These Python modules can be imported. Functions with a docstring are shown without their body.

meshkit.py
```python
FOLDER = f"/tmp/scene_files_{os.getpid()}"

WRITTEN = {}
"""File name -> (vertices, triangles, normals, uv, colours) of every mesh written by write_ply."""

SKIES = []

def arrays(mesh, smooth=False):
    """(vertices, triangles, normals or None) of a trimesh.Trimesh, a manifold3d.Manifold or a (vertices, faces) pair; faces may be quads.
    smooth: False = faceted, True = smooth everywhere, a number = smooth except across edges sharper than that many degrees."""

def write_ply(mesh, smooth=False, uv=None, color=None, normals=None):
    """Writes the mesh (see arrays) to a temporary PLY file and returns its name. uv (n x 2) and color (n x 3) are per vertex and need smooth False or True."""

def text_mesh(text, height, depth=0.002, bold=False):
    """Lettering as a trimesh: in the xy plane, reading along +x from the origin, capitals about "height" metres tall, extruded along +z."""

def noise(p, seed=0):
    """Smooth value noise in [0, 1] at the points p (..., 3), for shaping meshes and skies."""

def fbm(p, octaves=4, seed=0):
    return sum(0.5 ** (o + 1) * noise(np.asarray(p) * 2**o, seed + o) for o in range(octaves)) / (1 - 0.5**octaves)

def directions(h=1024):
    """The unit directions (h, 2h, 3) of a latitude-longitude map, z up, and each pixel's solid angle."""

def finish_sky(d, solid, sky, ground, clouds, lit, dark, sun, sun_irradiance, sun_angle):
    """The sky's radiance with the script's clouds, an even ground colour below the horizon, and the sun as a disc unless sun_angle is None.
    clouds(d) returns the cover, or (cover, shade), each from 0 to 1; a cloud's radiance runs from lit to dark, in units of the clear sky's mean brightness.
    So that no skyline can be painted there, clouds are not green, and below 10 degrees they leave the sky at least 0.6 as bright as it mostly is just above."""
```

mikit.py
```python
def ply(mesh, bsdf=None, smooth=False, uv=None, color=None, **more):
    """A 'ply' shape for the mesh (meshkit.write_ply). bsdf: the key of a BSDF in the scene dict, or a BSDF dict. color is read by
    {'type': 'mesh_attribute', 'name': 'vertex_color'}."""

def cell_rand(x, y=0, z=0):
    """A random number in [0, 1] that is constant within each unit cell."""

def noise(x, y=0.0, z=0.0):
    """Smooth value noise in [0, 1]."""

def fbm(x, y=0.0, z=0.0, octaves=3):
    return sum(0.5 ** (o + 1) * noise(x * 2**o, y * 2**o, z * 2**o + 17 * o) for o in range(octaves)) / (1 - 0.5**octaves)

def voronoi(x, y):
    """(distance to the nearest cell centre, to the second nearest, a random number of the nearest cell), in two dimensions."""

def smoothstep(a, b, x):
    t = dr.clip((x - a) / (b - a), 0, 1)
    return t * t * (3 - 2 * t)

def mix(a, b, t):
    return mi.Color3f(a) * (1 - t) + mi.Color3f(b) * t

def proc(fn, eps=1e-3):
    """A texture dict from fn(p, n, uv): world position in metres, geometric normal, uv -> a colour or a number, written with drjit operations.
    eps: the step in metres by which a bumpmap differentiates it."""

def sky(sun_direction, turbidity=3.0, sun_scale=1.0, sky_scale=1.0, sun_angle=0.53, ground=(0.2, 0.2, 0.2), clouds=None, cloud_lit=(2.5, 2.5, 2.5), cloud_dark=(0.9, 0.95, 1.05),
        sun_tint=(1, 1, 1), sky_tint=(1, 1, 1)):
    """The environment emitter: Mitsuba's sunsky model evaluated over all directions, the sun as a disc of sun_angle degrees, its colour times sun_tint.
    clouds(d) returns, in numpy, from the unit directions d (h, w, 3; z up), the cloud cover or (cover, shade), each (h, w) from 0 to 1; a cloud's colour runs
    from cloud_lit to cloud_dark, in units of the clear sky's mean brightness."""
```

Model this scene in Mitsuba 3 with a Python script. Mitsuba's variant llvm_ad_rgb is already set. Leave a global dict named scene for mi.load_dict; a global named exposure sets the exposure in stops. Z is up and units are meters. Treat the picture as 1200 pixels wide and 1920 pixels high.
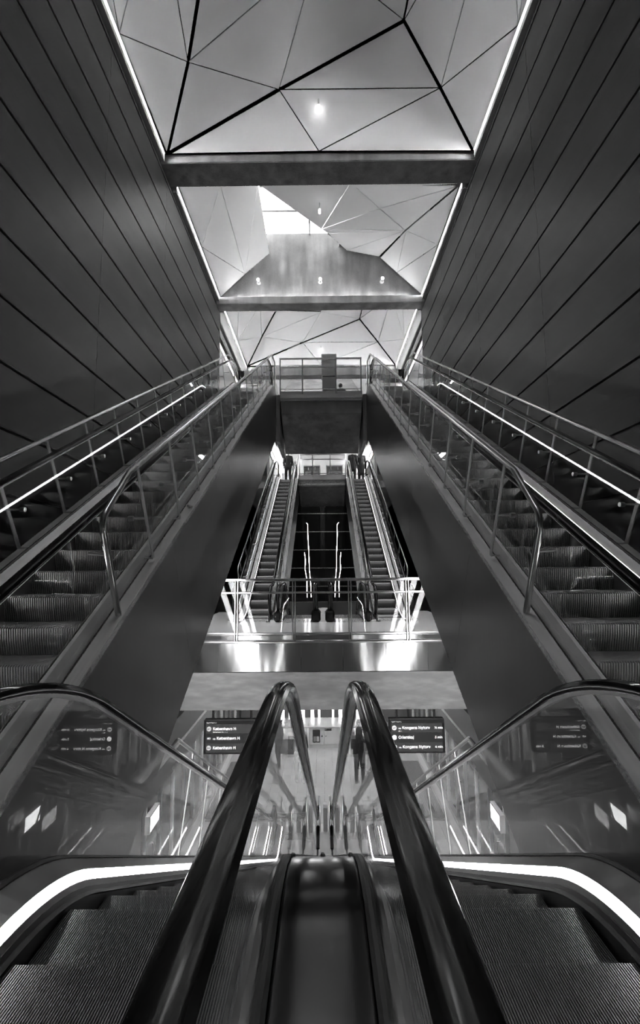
import math, random
import numpy as np, trimesh, manifold3d as m3
from shapely.geometry import Polygon
import drjit as dr
import mitsuba as mi
import mikit, meshkit
from mikit import proc, noise, fbm, smoothstep, mix

# ------------------------------------------------------------------ camera, light, exposure
# lengths are measured from the eye; the platform lies 7.4 m below it, so everything is lifted by UP
UP = 7.4
T = mi.ScalarTransform4f
exposure = 0.42
FOC, PITCH, YAW, ROLL, EYE_X = 870.0, math.radians(6.56), math.radians(-0.33), math.radians(0.45), 0.015
fw = np.array([math.sin(YAW) * math.cos(PITCH), math.cos(YAW) * math.cos(PITCH), math.sin(PITCH)])
rt = np.array([math.cos(YAW), -math.sin(YAW), 0.0])
up0 = np.cross(rt, fw)
upv = up0 * math.cos(ROLL) + rt * math.sin(ROLL)
eye = np.array([EYE_X, 0.0, UP])
scene, labels = {}, {}
scene['camera'] = {'type': 'perspective', 'fov_axis': 'x', 'fov': math.degrees(2 * math.atan(600 / FOC)), 'near_clip': 0.05, 'far_clip': 200.0,
                   'to_world': T().look_at(origin=eye.tolist(), target=(eye + fw).tolist(), up=upv.tolist())}
LED = 14.0          # radiance of the light strips on the escalators
COVE = 215.0         # of the cove lights between walls and ceiling
SKY = 3.4           # of the daylit skylight and its unseen near copy
SOFF = 8.5         # of the unseen lights under the tall escalators
PLAT = 9.0          # of the platform's unseen ceiling lights
GLOBE = 10.0


# ------------------------------------------------------------------ materials
def rgb(v):
    return {'type': 'rgb', 'value': [v, v, v] if np.isscalar(v) else list(v)}


def pr(base, rough, metal=0.0, **k):
    return {'type': 'twosided', 'bsdf': {'type': 'principled', 'base_color': base if isinstance(base, dict) else rgb(base), 'roughness': rough, 'metallic': metal, **k}}


def f_concrete(p, n, uv):
    a = fbm(p.x * 1.3, p.y * 1.3, p.z * 1.3, 4)
    s = fbm(p.x * 5.0 + 3.0, p.y * 5.0, p.z * 0.7, 3)
    g = noise(p.x * 40.0, p.y * 40.0, p.z * 40.0)
    v = 0.07 + 0.15 * a * s * 2.0 + 0.025 * g
    return mi.Color3f(v)


def f_dark_concrete(p, n, uv):
    return f_concrete(p, n, uv) * 0.8


def f_stained(p, n, uv):
    a = fbm(p.x * 1.5, p.y * 2.0, p.z * 6.0, 4)
    b = fbm(p.x * 5.0 + 8.0, p.y * 2.0, p.z * 14.0, 3)
    v = 0.30 + 0.28 * smoothstep(0.3, 0.75, a) * b + 0.08 * b
    return mi.Color3f(v)


def f_brushed(p, n, uv):
    return mi.Color3f(0.72 + 0.10 * noise(p.x * 60.0, p.y * 3.0, p.z * 3.0) + 0.12 * fbm(p.x * 2.0, p.y * 2.0, p.z * 2.0, 3))


def f_clad(p, n, uv):
    return mi.Color3f(0.030 + 0.004 * noise(p.y * 30.0, p.z * 1.2, p.x) + 0.02 * fbm(p.y * 0.9, p.z * 0.9, p.x, 3))


def f_wall(p, n, uv):
    return mi.Color3f(0.009 + 0.006 * fbm(p.y * 0.8, p.z * 1.6, p.x, 3) + 0.002 * noise(p.y * 2.0, p.z * 60.0, p.x))


def f_tile(p, n, uv):
    return mi.Color3f(0.50 + 0.14 * fbm(p.x * 3.3, p.y * 1.6, p.z, 2) + 0.05 * noise(p.x * 40.0, p.y * 40.0, 0.0))


def f_wave(p, n, uv):
    return 0.5 * noise(p.x * 2.2, p.y * 2.2, p.z * 0.9) + 0.15 * noise(p.x * 6.0, p.y * 6.0, p.z * 1.4)


scene['wall_panel'] = pr(proc(f_wall), 0.42, 0.0, specular=0.3)
scene['wall_back'] = pr(0.012, 0.6)
scene['cladding'] = {'type': 'twosided', 'bsdf': {'type': 'bumpmap', 'arbitrary': proc(lambda p, n, uv: noise(p.y * 1.1, p.z * 0.7, p.x) + 0.4 * noise(p.y * 3.0, p.z * 1.3, p.x), eps=2e-2), 'scale': 0.012,
                     'bsdf': {'type': 'principled', 'base_color': proc(f_clad), 'roughness': 0.3, 'metallic': 0.75}}}
scene['ledge'] = pr(proc(f_brushed), 0.42, 0.0)
scene['steel'] = pr(0.56, 0.20, 1.0)
scene['steel_dull'] = pr(0.50, 0.38, 0.45)
scene['grey_dark'] = pr(0.05, 0.5)
scene['bead'] = pr(0.92, 0.4)
scene['tunnel'] = pr(0.04, 0.6)
scene['plate_steel'] = pr(0.7, 0.35, 0.5)
scene['deck_steel'] = pr(0.05, 0.16, 1.0)
scene['deck_inner'] = pr(0.04, 0.38, 0.5)
scene['deck_near'] = pr(0.30, 0.28, 0.9)
scene['polished'] = {'type': 'twosided', 'bsdf': {'type': 'bumpmap', 'arbitrary': proc(lambda p, n, uv: 0.6 * noise(p.x * 3.0, p.y, p.z * 0.8) + 0.3 * noise(p.x * 9.0, p.y, p.z), eps=5e-3), 'scale': 0.006,
                     'bsdf': {'type': 'principled', 'base_color': rgb(0.55), 'roughness': 0.13, 'metallic': 1.0}}}
scene['rubber'] = pr(0.002, 0.11, specular=0.2)
scene['black'] = pr(0.008, 0.45)
scene['skirt'] = pr(0.07, 0.35, 0.6)
scene['concrete'] = pr(proc(f_concrete), 0.8)
scene['concrete_dark'] = pr(proc(f_dark_concrete), 0.55)
scene['stone'] = pr(proc(f_stained), 0.5)
scene['ceil'] = pr(0.74, 0.7, specular=0.2)
scene['void'] = pr(0.02, 0.9)
scene['plenum'] = pr(0.8, 0.9)
scene['step_metal'] = pr({'type': 'mesh_attribute', 'name': 'vertex_color'}, 0.42, 0.5)
scene['step_side'] = pr(0.16, 0.42, 0.6)
scene['tile'] = pr(proc(f_tile), 0.28, specular=0.5)
scene['floor_gloss'] = pr(0.8, 0.14, specular=0.6)
scene['white_paint'] = pr(0.72, 0.45)
scene['grey_paint'] = pr(0.16, 0.5)
scene['mid_paint'] = pr(0.3, 0.5)
scene['mirror_dark'] = {'type': 'twosided', 'bsdf': {'type': 'principled', 'base_color': rgb(0.012), 'roughness': 0.06, 'specular': 0.6}}
scene['glass'] = {'type': 'thindielectric', 'int_ior': 1.5, 'ext_ior': 1.0}
scene['cloth_dark'] = pr(0.010, 0.9)
scene['cloth_grey'] = pr(0.05, 0.9)
scene['skin'] = pr(0.42, 0.6)
scene['hair'] = pr(0.02, 0.7)
scene['shoe'] = pr(0.25, 0.6)
scene['light_body'] = pr(0.6, 0.5)
scene['display'] = pr(0.035, 0.3)
scene['display_mid'] = pr(0.075, 0.3)
scene['letter'] = pr(0.75, 0.6)


# ------------------------------------------------------------------ mesh helpers: everything is (vertices, triangles)
def join(ms):
    vs, fs, k = [], [], 0
    for v, f in ms:
        vs.append(np.asarray(v, float)); fs.append(np.asarray(f, int) + k); k += len(v)
    return np.vstack(vs), np.vstack(fs)


def tri(f):
    f = np.asarray(f, int)
    return np.vstack([f[:, [0, 1, 2]], f[:, [0, 2, 3]]]) if f.shape[1] == 4 else f


BOXF = np.array([[0, 2, 3, 1], [4, 5, 7, 6], [0, 1, 5, 4], [2, 6, 7, 3], [0, 4, 6, 2], [1, 3, 7, 5]])


def box(x0, x1, y0, y1, z0, z1):
    x0, x1 = sorted((x0, x1)); y0, y1 = sorted((y0, y1)); z0, z1 = sorted((z0, z1))
    v = np.array([[x, y, z] for x in (x0, x1) for y in (y0, y1) for z in (z0, z1)], float)
    return v, tri(BOXF)


def bbox(x0, x1, y0, y1, z0, z1, b=0.01):
    """A box with chamfered edges."""
    x0, x1 = sorted((x0, x1)); y0, y1 = sorted((y0, y1)); z0, z1 = sorted((z0, z1))
    c, h = np.array([(x0 + x1) / 2, (y0 + y1) / 2, (z0 + z1) / 2]), np.array([x1 - x0, y1 - y0, z1 - z0]) / 2
    b = min(b, h.min() * 0.8)
    pts = []
    for s in np.ndindex(2, 2, 2):
        s = np.array(s) * 2 - 1
        for a in range(3):
            q = h - b; q[a] = h[a]
            pts.append(s * q)
    m = trimesh.Trimesh(np.array(pts) + c, process=False).convex_hull
    return np.array(m.vertices), np.array(m.faces)


def prism(pts, d):
    """Polygon in 3-D (convex, planar) thickened by the vector d."""
    p = np.asarray(pts, float); n = len(p)
    v = np.vstack([p, p + np.asarray(d, float)])
    f = [[0, i, i + 1] for i in range(1, n - 1)] + [[n, n + i + 1, n + i] for i in range(1, n - 1)]
    for i in range(n):
        j = (i + 1) % n
        f += [[i, n + i, n + j], [i, n + j, j]]
    return v, np.array(f)


def plate(a, b, c, d):
    return np.array([a, b, c, d], float), np.array([[0, 1, 2], [0, 2, 3]])


def tube(pts, r, n=10, cap=True):
    p = np.asarray(pts, float)
    t = np.gradient(p, axis=0)
    t[0], t[-1] = p[1] - p[0], p[-1] - p[-2]
    t /= np.linalg.norm(t, axis=1, keepdims=True)
    u = np.cross(t[0], [0, 0, 1.0] if abs(t[0][2]) < 0.9 else [1.0, 0, 0]); u /= np.linalg.norm(u)
    ang = np.arange(n) * 2 * np.pi / n
    rings = []
    for i in range(len(p)):
        u = u - t[i] * (u @ t[i]); u /= np.linalg.norm(u)
        w = np.cross(t[i], u)
        rings.append(p[i] + r * (np.cos(ang)[:, None] * u + np.sin(ang)[:, None] * w))
    v = np.vstack(rings)
    f = []
    for i in range(len(p) - 1):
        for k in range(n):
            a, b = i * n + k, i * n + (k + 1) % n
            f.append([a, b, b + n, a + n])
    f = tri(f)
    if cap:
        e = len(p) * n
        v = np.vstack([v, p[:1], p[-1:]])
        f = np.vstack([f, [[(k + 1) % n, k, e] for k in range(n)], [[e - n + k, e - n + (k + 1) % n, e + 1] for k in range(n)]])
    return v, f


def fillet(pts, r, seg=6):
    """Rounds the inner corners of a polyline in any dimension."""
    p = [np.asarray(q, float) for q in pts]
    out = [p[0]]
    for a, b, c in zip(p[:-2], p[1:-1], p[2:]):
        u, w = a - b, c - b
        lu, lw = np.linalg.norm(u), np.linalg.norm(w)
        u, w = u / lu, w / lw
        phi = math.acos(np.clip(u @ w, -1, 1))
        if phi > math.pi - 1e-3:
            out.append(b); continue
        d = min(r / math.tan(phi / 2), 0.48 * lu, 0.48 * lw); rr = d * math.tan(phi / 2)
        cen = b + (u + w) / np.linalg.norm(u + w) * rr / math.sin(phi / 2)
        s, e = b + u * d - cen, b + w * d - cen
        om = math.acos(np.clip((s @ e) / (np.linalg.norm(s) * np.linalg.norm(e)), -1, 1))
        for k in range(seg + 1):
            q = k / seg
            out.append(cen + (math.sin((1 - q) * om) * s + math.sin(q * om) * e) / math.sin(om))
    out.append(p[-1])
    return np.array(out)


def normals2(path):
    """Mitred normals (to the upper side) of a polyline in the (y, z) plane that runs towards +y."""
    p = np.asarray(path, float)
    d = np.diff(p, axis=0); d /= np.linalg.norm(d, axis=1, keepdims=True)
    n = np.stack([-d[:, 1], d[:, 0]], 1)
    m = np.vstack([n[:1], n[:-1] + n[1:], n[-1:]])
    m /= np.linalg.norm(m, axis=1, keepdims=True)
    c = np.concatenate([[1], np.clip((n[:-1] * m[1:-1]).sum(1), 0.3, 1), [1]])
    return m / c[:, None]


def cut(path, ya, yb):
    """The piece of the polyline between y = ya and y = yb."""
    p = np.asarray(path, float)
    at = lambda y: np.array([y, np.interp(y, p[:, 0], p[:, 1])])
    return np.vstack([at(ya), p[(p[:, 0] > ya + 1e-6) & (p[:, 0] < yb - 1e-6)], at(yb)])


def sweep(prof, path, closed=True):
    """Profile [(x, n)] swept along a (y, z) polyline; n is measured along the path's normal."""
    path = np.asarray(path, float); nn = normals2(path)
    k, m = len(prof), len(path)
    v = np.array([[x, path[i, 0] + n * nn[i, 0], path[i, 1] + n * nn[i, 1]] for i in range(m) for x, n in prof])
    f = []
    for i in range(m - 1):
        for j in range(k if closed else k - 1):
            a, b = i * k + j, i * k + (j + 1) % k
            f.append([a, b, b + k, a + k])
    f = tri(f)
    if closed:
        f = np.vstack([f, [[0, j + 1, j] for j in range(1, k - 1)], [[(m - 1) * k, (m - 1) * k + j, (m - 1) * k + j + 1] for j in range(1, k - 1)]])
    return v, f


def facing(mesh, d):
    """Turns a sheet so that its normals look along d."""
    v, f = mesh
    a = np.cross(v[f[:, 1]] - v[f[:, 0]], v[f[:, 2]] - v[f[:, 0]]).sum(0)
    return (v, f) if a @ np.asarray(d, float) > 0 else (v, f[:, ::-1])


def lathe(profile, n=20, centre=(0, 0, 0)):
    pr_ = np.asarray(profile, float); ang = np.arange(n) * 2 * np.pi / n
    v = np.vstack([np.stack([r * np.cos(ang), r * np.sin(ang), np.full(n, z)], 1) for r, z in pr_])
    f = [[i * n + k, i * n + (k + 1) % n, (i + 1) * n + (k + 1) % n, (i + 1) * n + k] for i in range(len(pr_) - 1) for k in range(n)]
    return v + np.asarray(centre, float), tri(f)


def disc(c, axis, r, th, n=14):
    c, axis = np.asarray(c, float), np.asarray(axis, float)
    return tube([c - axis * th / 2, c + axis * th / 2], r, n)


COUNT = {}


def numbered(key):
    COUNT[key] = COUNT.get(key, -1) + 1
    return key if COUNT[key] == 0 else f'{key}_{COUNT[key]:03d}'


def obj(name, mesh, mat, parent=None, smooth=False, emit=None, raw=None, to=None, label=None):
    """One entry of the scene; the mesh is given from the eye and lifted by UP."""
    key = numbered((parent + '__' if parent else '') + name)
    if raw is None:
        v, f = mesh
        raw = mikit.ply((np.asarray(v, float) + [0, 0, UP], np.asarray(f, int)), mat, smooth)
    d = dict(raw)
    if to is not None:
        d['to_world'] = T().translate(to)
    if emit is not None:
        d['emitter'] = {'type': 'area', 'radiance': rgb(emit)}
    scene[key] = d
    if label:
        labels[key] = {'label': label}
    return key


def thing(name, label, cat, group=None):
    key = numbered(name)
    labels[key] = {'label': label, 'category': cat}
    if group:
        labels[key]['group'] = group
    return key


def struct(name, mesh, mat, **k):
    key = obj(name, mesh, mat, **k)
    labels[key] = {'kind': 'structure'}
    return key


# ------------------------------------------------------------------ the setting: walls, floors, ceiling
LAND, UPPER, MIDL, PLATF = -1.45, 6.42, 4.42, -7.4
ROW = 0.785
for s, side in ((-1, 'left'), (1, 'right')):
    w = struct(f'wall_{side}', join([box(s * 3.85, s * 4.05, -12, 16.62, -4.0, 9.7), box(s * 3.85, s * 4.05, -12, 30, 9.95, 13.2), box(s * 4.06, s * 4.2, -12, 30, 9.5, 10.0)]), 'wall_back')
    seams = [-10.86, -7.8, -4.74, -1.68, 1.38, 4.44, 7.5, 10.56, 13.62, 16.6]
    for r in range(-8, 10):
        z0 = 2.434 + ROW * r
        z1 = min(z0 + ROW, 9.62)
        for a, b in zip(seams[:-1], seams[1:]):
            x = s * 3.8
            g = 0.017
            pts = [(x - s * 0.016 * 0, a + 0.004, z0 + g), (x, b - 0.004, z0 + g), (x, b - 0.004, z1 - g), (x, a + 0.004, z1 - g)]
            m = prism(pts, (s * 0.05, 0, 0))
            lip = box(x - s * 0.006, x + s * 0.04, a + 0.004, b - 0.004, z0 + g, z0 + g + 0.014)
            obj('panel', join([m, lip]), 'wall_panel', w)
    # upper hall beyond the panels
    struct(f'wall_upper_{side}', join([box(s * 4.3, s * 4.45, 16.6, 31, MIDL - 0.6, 9.9)]), 'white_paint')
    struct(f'wall_return_{side}', box(s * 3.86, s * 4.29, 16.63, 16.7, MIDL, 9.6), 'white_paint')
    t = thing('corridor_light', f'white light strip on the pale corridor wall at the head of the {side} tall escalator', 'light strip')
    obj('housing', box(s * 4.3, s * 4.24, 17.2, 30, 9.12, 9.3), 'light_body', t)
    obj('tube', facing(plate((s * 4.235, 17.2, 9.13), (s * 4.235, 30, 9.13), (s * 4.235, 30, 9.29), (s * 4.235, 17.2, 9.29)), (-s, 0, 0)), 'light_body', t, emit=22.0)
    # platform side
    pw = struct(f'wall_platform_{side}', join([box(s * 3.95, s * 4.1, -12, 24, PLATF, -4.0)]), 'tunnel')
struct('wall_end', box(-4.4, 4.4, 31, 31.2, PLATF - 0.2, 13.2), 'white_paint')
struct('wall_rear', box(-4.1, 4.1, -12.2, -12, PLATF - 0.2, 13.2), 'concrete_dark')
struct('floor', box(-4.1, 4.1, -12.2, 24, PLATF - 0.25, PLATF - 0.012), 'void')
rest = []
k = 0
for iy in range(-30, 40):
    for ix in range(-13, 13):
        x0, y0 = ix * 0.3, 0.6 * iy
        b = box(x0 + 0.002, x0 + 0.298, y0 + 0.002, y0 + 0.598, PLATF - 0.012, PLATF)
        if -8 <= ix < 8 and 18 <= iy < 35:
            obj('tile', b, 'tile', 'floor')
        elif iy > -20:
            rest.append(b)
sk = obj('far_tiles', join(rest), 'tile', 'floor')
labels[sk] = {'kind': 'stuff', 'label': 'pale floor tiles along the sides of the platform'}

# ------------------------------------------------------------------ folded ceiling
ceil = struct('ceiling', join([box(-4.4, 4.4, -12.2, 10.95, 13.2, 13.4), box(-4.4, 4.4, 16.7, 31.2, 13.2, 13.4), box(-4.4, 4.4, 10.95, 16.7, 13.2, 13.4)]), 'void')


def facet(pts, gap=0.012, wide=(), mat='ceil', th=0.03):
    """One ceiling panel: the polygon shrunk by a joint (wide joints on the listed edges), with thickness above."""
    p = np.asarray(pts, float)
    c = p.mean(0)
    n = np.cross(p[1] - p[0], p[2] - p[0]); n /= np.linalg.norm(n)
    if n[2] < 0:
        n = -n
    ux = p[1] - p[0]; ux /= np.linalg.norm(ux); uy = np.cross(n, ux)
    q = np.stack([(p - c) @ ux, (p - c) @ uy], 1)
    lines = []
    for i in range(len(q)):
        a, b = q[i], q[(i + 1) % len(q)]
        d = (b - a) / np.linalg.norm(b - a); m = np.array([-d[1], d[0]])
        if m @ (-a) < 0:
            m = -m
        lines.append((a + m * (0.035 if i in wide else gap), d))
    r = []
    for i in range(len(q)):
        (a, d), (b, e) = lines[i - 1], lines[i]
        s = np.linalg.solve(np.stack([d, -e], 1), b - a)
        r.append(a + d * s[0])
    w = [c + x[0] * ux + x[1] * uy for x in r]
    obj('panel', prism(w, n * th), mat, 'ceiling')


A, D, E, F_, G, B, C_, H, R_, T1, T2 = (np.array(q) for q in (
    (-3.66, 10.12, 9.90), (-2.78, 8.73, 10.70), (-0.89, 9.33, 10.70), (1.83, 8.60, 11.47), (2.76, 9.33, 10.69), (3.70, 10.10, 9.86),
    (0.0, 10.12, 9.92), (-3.71, 7.57, 9.90), (3.71, 7.53, 9.90), (-1.95, 7.02, 11.0), (0.01, 7.16, 11.0)))
T3, LW, RW, NL, LL, NR, LR = (np.array(q) for q in ((1.95, 6.9, 11.5), (-3.71, 4.95, 9.9), (3.71, 4.95, 9.9), (-3.3, 5.6, 10.25), (-2.5, 6.1, 10.75), (3.3, 5.6, 10.25), (2.9, 5.8, 10.9)))
A0, B0, C0 = (np.array(q) for q in ((-1.6, 5.0, 11.2), (2.0, 5.0, 11.5), (0.1, 5.0, 11.0)))
for dy in (-6.0, 0.0, 12.0):
    if dy < 0:      # out of the photograph, behind its upper edge: plain bays
        for i in range(2):
            y0 = -10.6 + 4.7 * i
            facet([(-3.7, y0, 9.9), (-1.8, y0, 10.9), (-1.8, y0 + 4.6, 10.9), (-3.7, y0 + 4.6, 9.9)])
            facet([(3.7, y0, 9.9), (1.8, y0, 10.9), (1.8, y0 + 4.6, 10.9), (3.7, y0 + 4.6, 9.9)])
            facet([(-1.8, y0, 10.9), (1.8, y0, 10.9), (1.8, y0 + 4.6, 10.9), (-1.8, y0 + 4.6, 10.9)])
        continue
    d = np.array([0, dy, 0])
    for pts, wide in (((A, D, H), (0,)), ((H, D, LL), ()), ((H, LL, NL), ()), ((D, T1, LL), (0,)), ((H, NL, LW), ()), ((NL, LL, T1, A0), ()),
                      ((A, E, D), (0, 2)), ((A, C_, E), (2,)), ((C_, G, E), ()), ((C_, B, G), (1,)), ((E, G, F_), (1, 2)), ((D, E, T2), ()), ((D, T2, T1), (2,)),
                      ((E, F_, T2), (0,)), ((T2, F_, T3), (1,)), ((T1, T2, C0, A0), ()), ((T2, T3, B0, C0), ()),
                      ((G, B, R_), (0,)), ((G, R_, LR), ()), ((F_, G, LR), (0,)), ((R_, NR, LR), ()), ((F_, LR, T3), ()), ((R_, RW, NR), ())):
        facet([q + d for q in pts], 0.009, wide)
    # dark boards above the joints
    for q in ((T1, T2, C0, A0),):
        pass

# bay with the skylight
c0, a_, b_, w_, e_, f_, g_ = (np.array(q) for q in ((-3.70, 11.05, 9.94), (-2.82, 11.4, 10.78), (-1.89, 11.5, 11.67), (-3.70, 13.48, 9.94), (-2.80, 16.14, 10.80), (-1.90, 16.18, 11.65), (-3.70, 16.18, 9.94)))
a2 = np.array((-2.82, 12.04, 10.78)); b3 = np.array((-1.89, 13.03, 11.67))
a1 = np.array((-2.82, 11.0, 10.78)); b1 = np.array((-1.89, 11.0, 11.67)); c1 = np.array((-3.70, 11.0, 9.94))
for pts in ((c1, a2, w_), (w_, a2, e_), (w_, e_, g_), (a2, b3, e_), (b3, f_, e_), (c1, a1, a2), (a1, b1, b3, a2)):
    for dy in (0, -12):
        facet([q + [0, dy, 0] for q in pts], 0.007)
P_, R1, J_, J2, K_, S_, QA, QB, TOP = (np.array(q) for q in ((-1.80, 12.64, 11.3), (0.90, 12.2, 10.95), (0.06, 14.70, 11.45), (0.28, 15.0, 11.52), (1.89, 13.38, 11.1), (2.79, 14.02, 10.84), (1.0, 16.15, 11.7), (2.20, 16.12, 11.42), (3.66, 11.3, 9.99)))
PB, RB, TB = np.array((-1.6, 11.0, 10.7)), np.array((0.8, 11.0, 10.6)), np.array((3.7, 11.0, 9.95))
for pts in ((P_, R1, J_), (R1, K_, J_), (R1, TOP, K_), (TOP, S_, K_), (J_, K_, S_), (J_, S_, J2), (J2, S_, QA), (S_, QB, QA), (PB, RB, R1, P_), (RB, TB, TOP, R1)):
    for dy in (0, -12):
        facet([q + [0, dy, 0] for q in pts], 0.013)
h_, k_, g2, c2, q2 = (np.array(q) for q in ((2.84, 16.1, 10.76), (3.70, 13.51, 9.95), (3.72, 16.14, 9.94), (3.72, 11.08, 9.93), (2.24, 16.12, 11.38)))
S2 = S_ + [0.02, 0, 0.0]; TOP2 = TOP + [0.05, 0, 0]
for pts in ((TOP2, k_, S2), (S2, k_, h_), (k_, g2, h_), (S2, h_, q2)):
    for dy in (0, -12):
        facet([q + [0, dy, 0] for q in pts], 0.007)
# skylight: daylit pane between dark glazing bars; near copy out of view, lights the ledges
for w, dy, sfx in (('window_1', 0, ''), ('window_2', -12, '_near')):
    struct(w, join([box(-2.6, 0.7, dy + y0, dy + y1, 12.36, 12.5) for y0, y1 in ((14.93, 15.0), (13.55, 13.62), (12.1, 12.2))] + [box(-0.4, -0.36, dy + 12.1, dy + 16.2, 12.38, 12.5)]), 'mid_paint')
    for ya, yb in ((12.2, 13.55), (13.62, 14.93), (15.0, 16.2)):
        obj('pane', facing(plate((-2.6, dy + ya, 12.45), (0.7, dy + ya, 12.45), (0.7, dy + yb, 12.45), (-2.6, dy + yb, 12.45)), (0, 0, -1)), 'light_body', w, emit=SKY)
    struct('wall_skylight' + sfx, join([box(-2.62, -2.6, dy + 11.0, dy + 16.2, 11.0, 12.6), box(0.7, 0.72, dy + 11.0, dy + 16.2, 11.9, 12.6), box(-2.6, 0.7, dy + 11.9, dy + 12.1, 11.6, 12.6),
                                        box(-2.62, 4.0, dy + 11.0, dy + 16.2, 12.6, 12.62), box(0.72, 4.0, dy + 11.0, dy + 16.2, 12.3, 12.6)]), 'plenum')


# beams across the hall, and the concrete wall that stands on the second one
def beam(y0, y1, z0, z1, label):
    t = thing('concrete_beam', label, 'beam')
    obj('front', join([box(-3.85, 3.85, y0, y0 + 0.04, z0 + 0.02, z1), box(-3.85, 3.85, y0 + 0.01, y1, z0, z1)]), 'concrete_dark', t)
    for x in (-2.0, 0.55, 2.2):
        obj('joint_cover', box(x - 0.012, x + 0.012, y0 - 0.004, y0 + 0.01, z0 + 0.02, z1 - 0.01), 'concrete_dark', t)
    return t


beam(10.2, 10.9, 9.72, 9.95, 'dark concrete beam across the hall nearest to the viewer, above the wall panels')
beam(15.95, 16.44, 9.51, 9.78, 'dark concrete beam under the tall trapezoid concrete wall')
beam(22.2, 22.7, 9.42, 9.88, 'dark concrete beam at the far end behind the upper walkway railing')
obj('beam', box(-3.85, 3.85, 4.2, 4.9, 9.72, 9.95), 'concrete_dark', 'ceiling')
struct('wall_concrete', prism([(-3.85, 16.2, 9.6), (3.85, 16.2, 9.6), (3.85, 16.2, 9.96), (2.2, 16.2, 11.55), (1.0, 16.2, 11.85), (0.26, 16.2, 12.45), (-2.0, 16.2, 12.45), (-2.0, 16.2, 11.75), (-3.85, 16.2, 9.96)], (0, 0.25, 0)), 'concrete')
struct('wall_bulkhead', join([box(-4, 4, 4.25, 4.35, 9.95, 13.2), box(-4, 4, -1.2, -1.1, 9.95, 13.2), box(-4, 4, 10.93, 10.98, 9.95, 13.2), box(-4, 4, 16.46, 16.5, 9.95, 13.2), box(-4, 4, 22.7, 22.75, 9.9, 10.0), box(-4, 4, 24.85, 24.9, 9.9, 13.2)]), 'void')  # unseen walls, keep the skylight from leaking into the neighbouring bays

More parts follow.
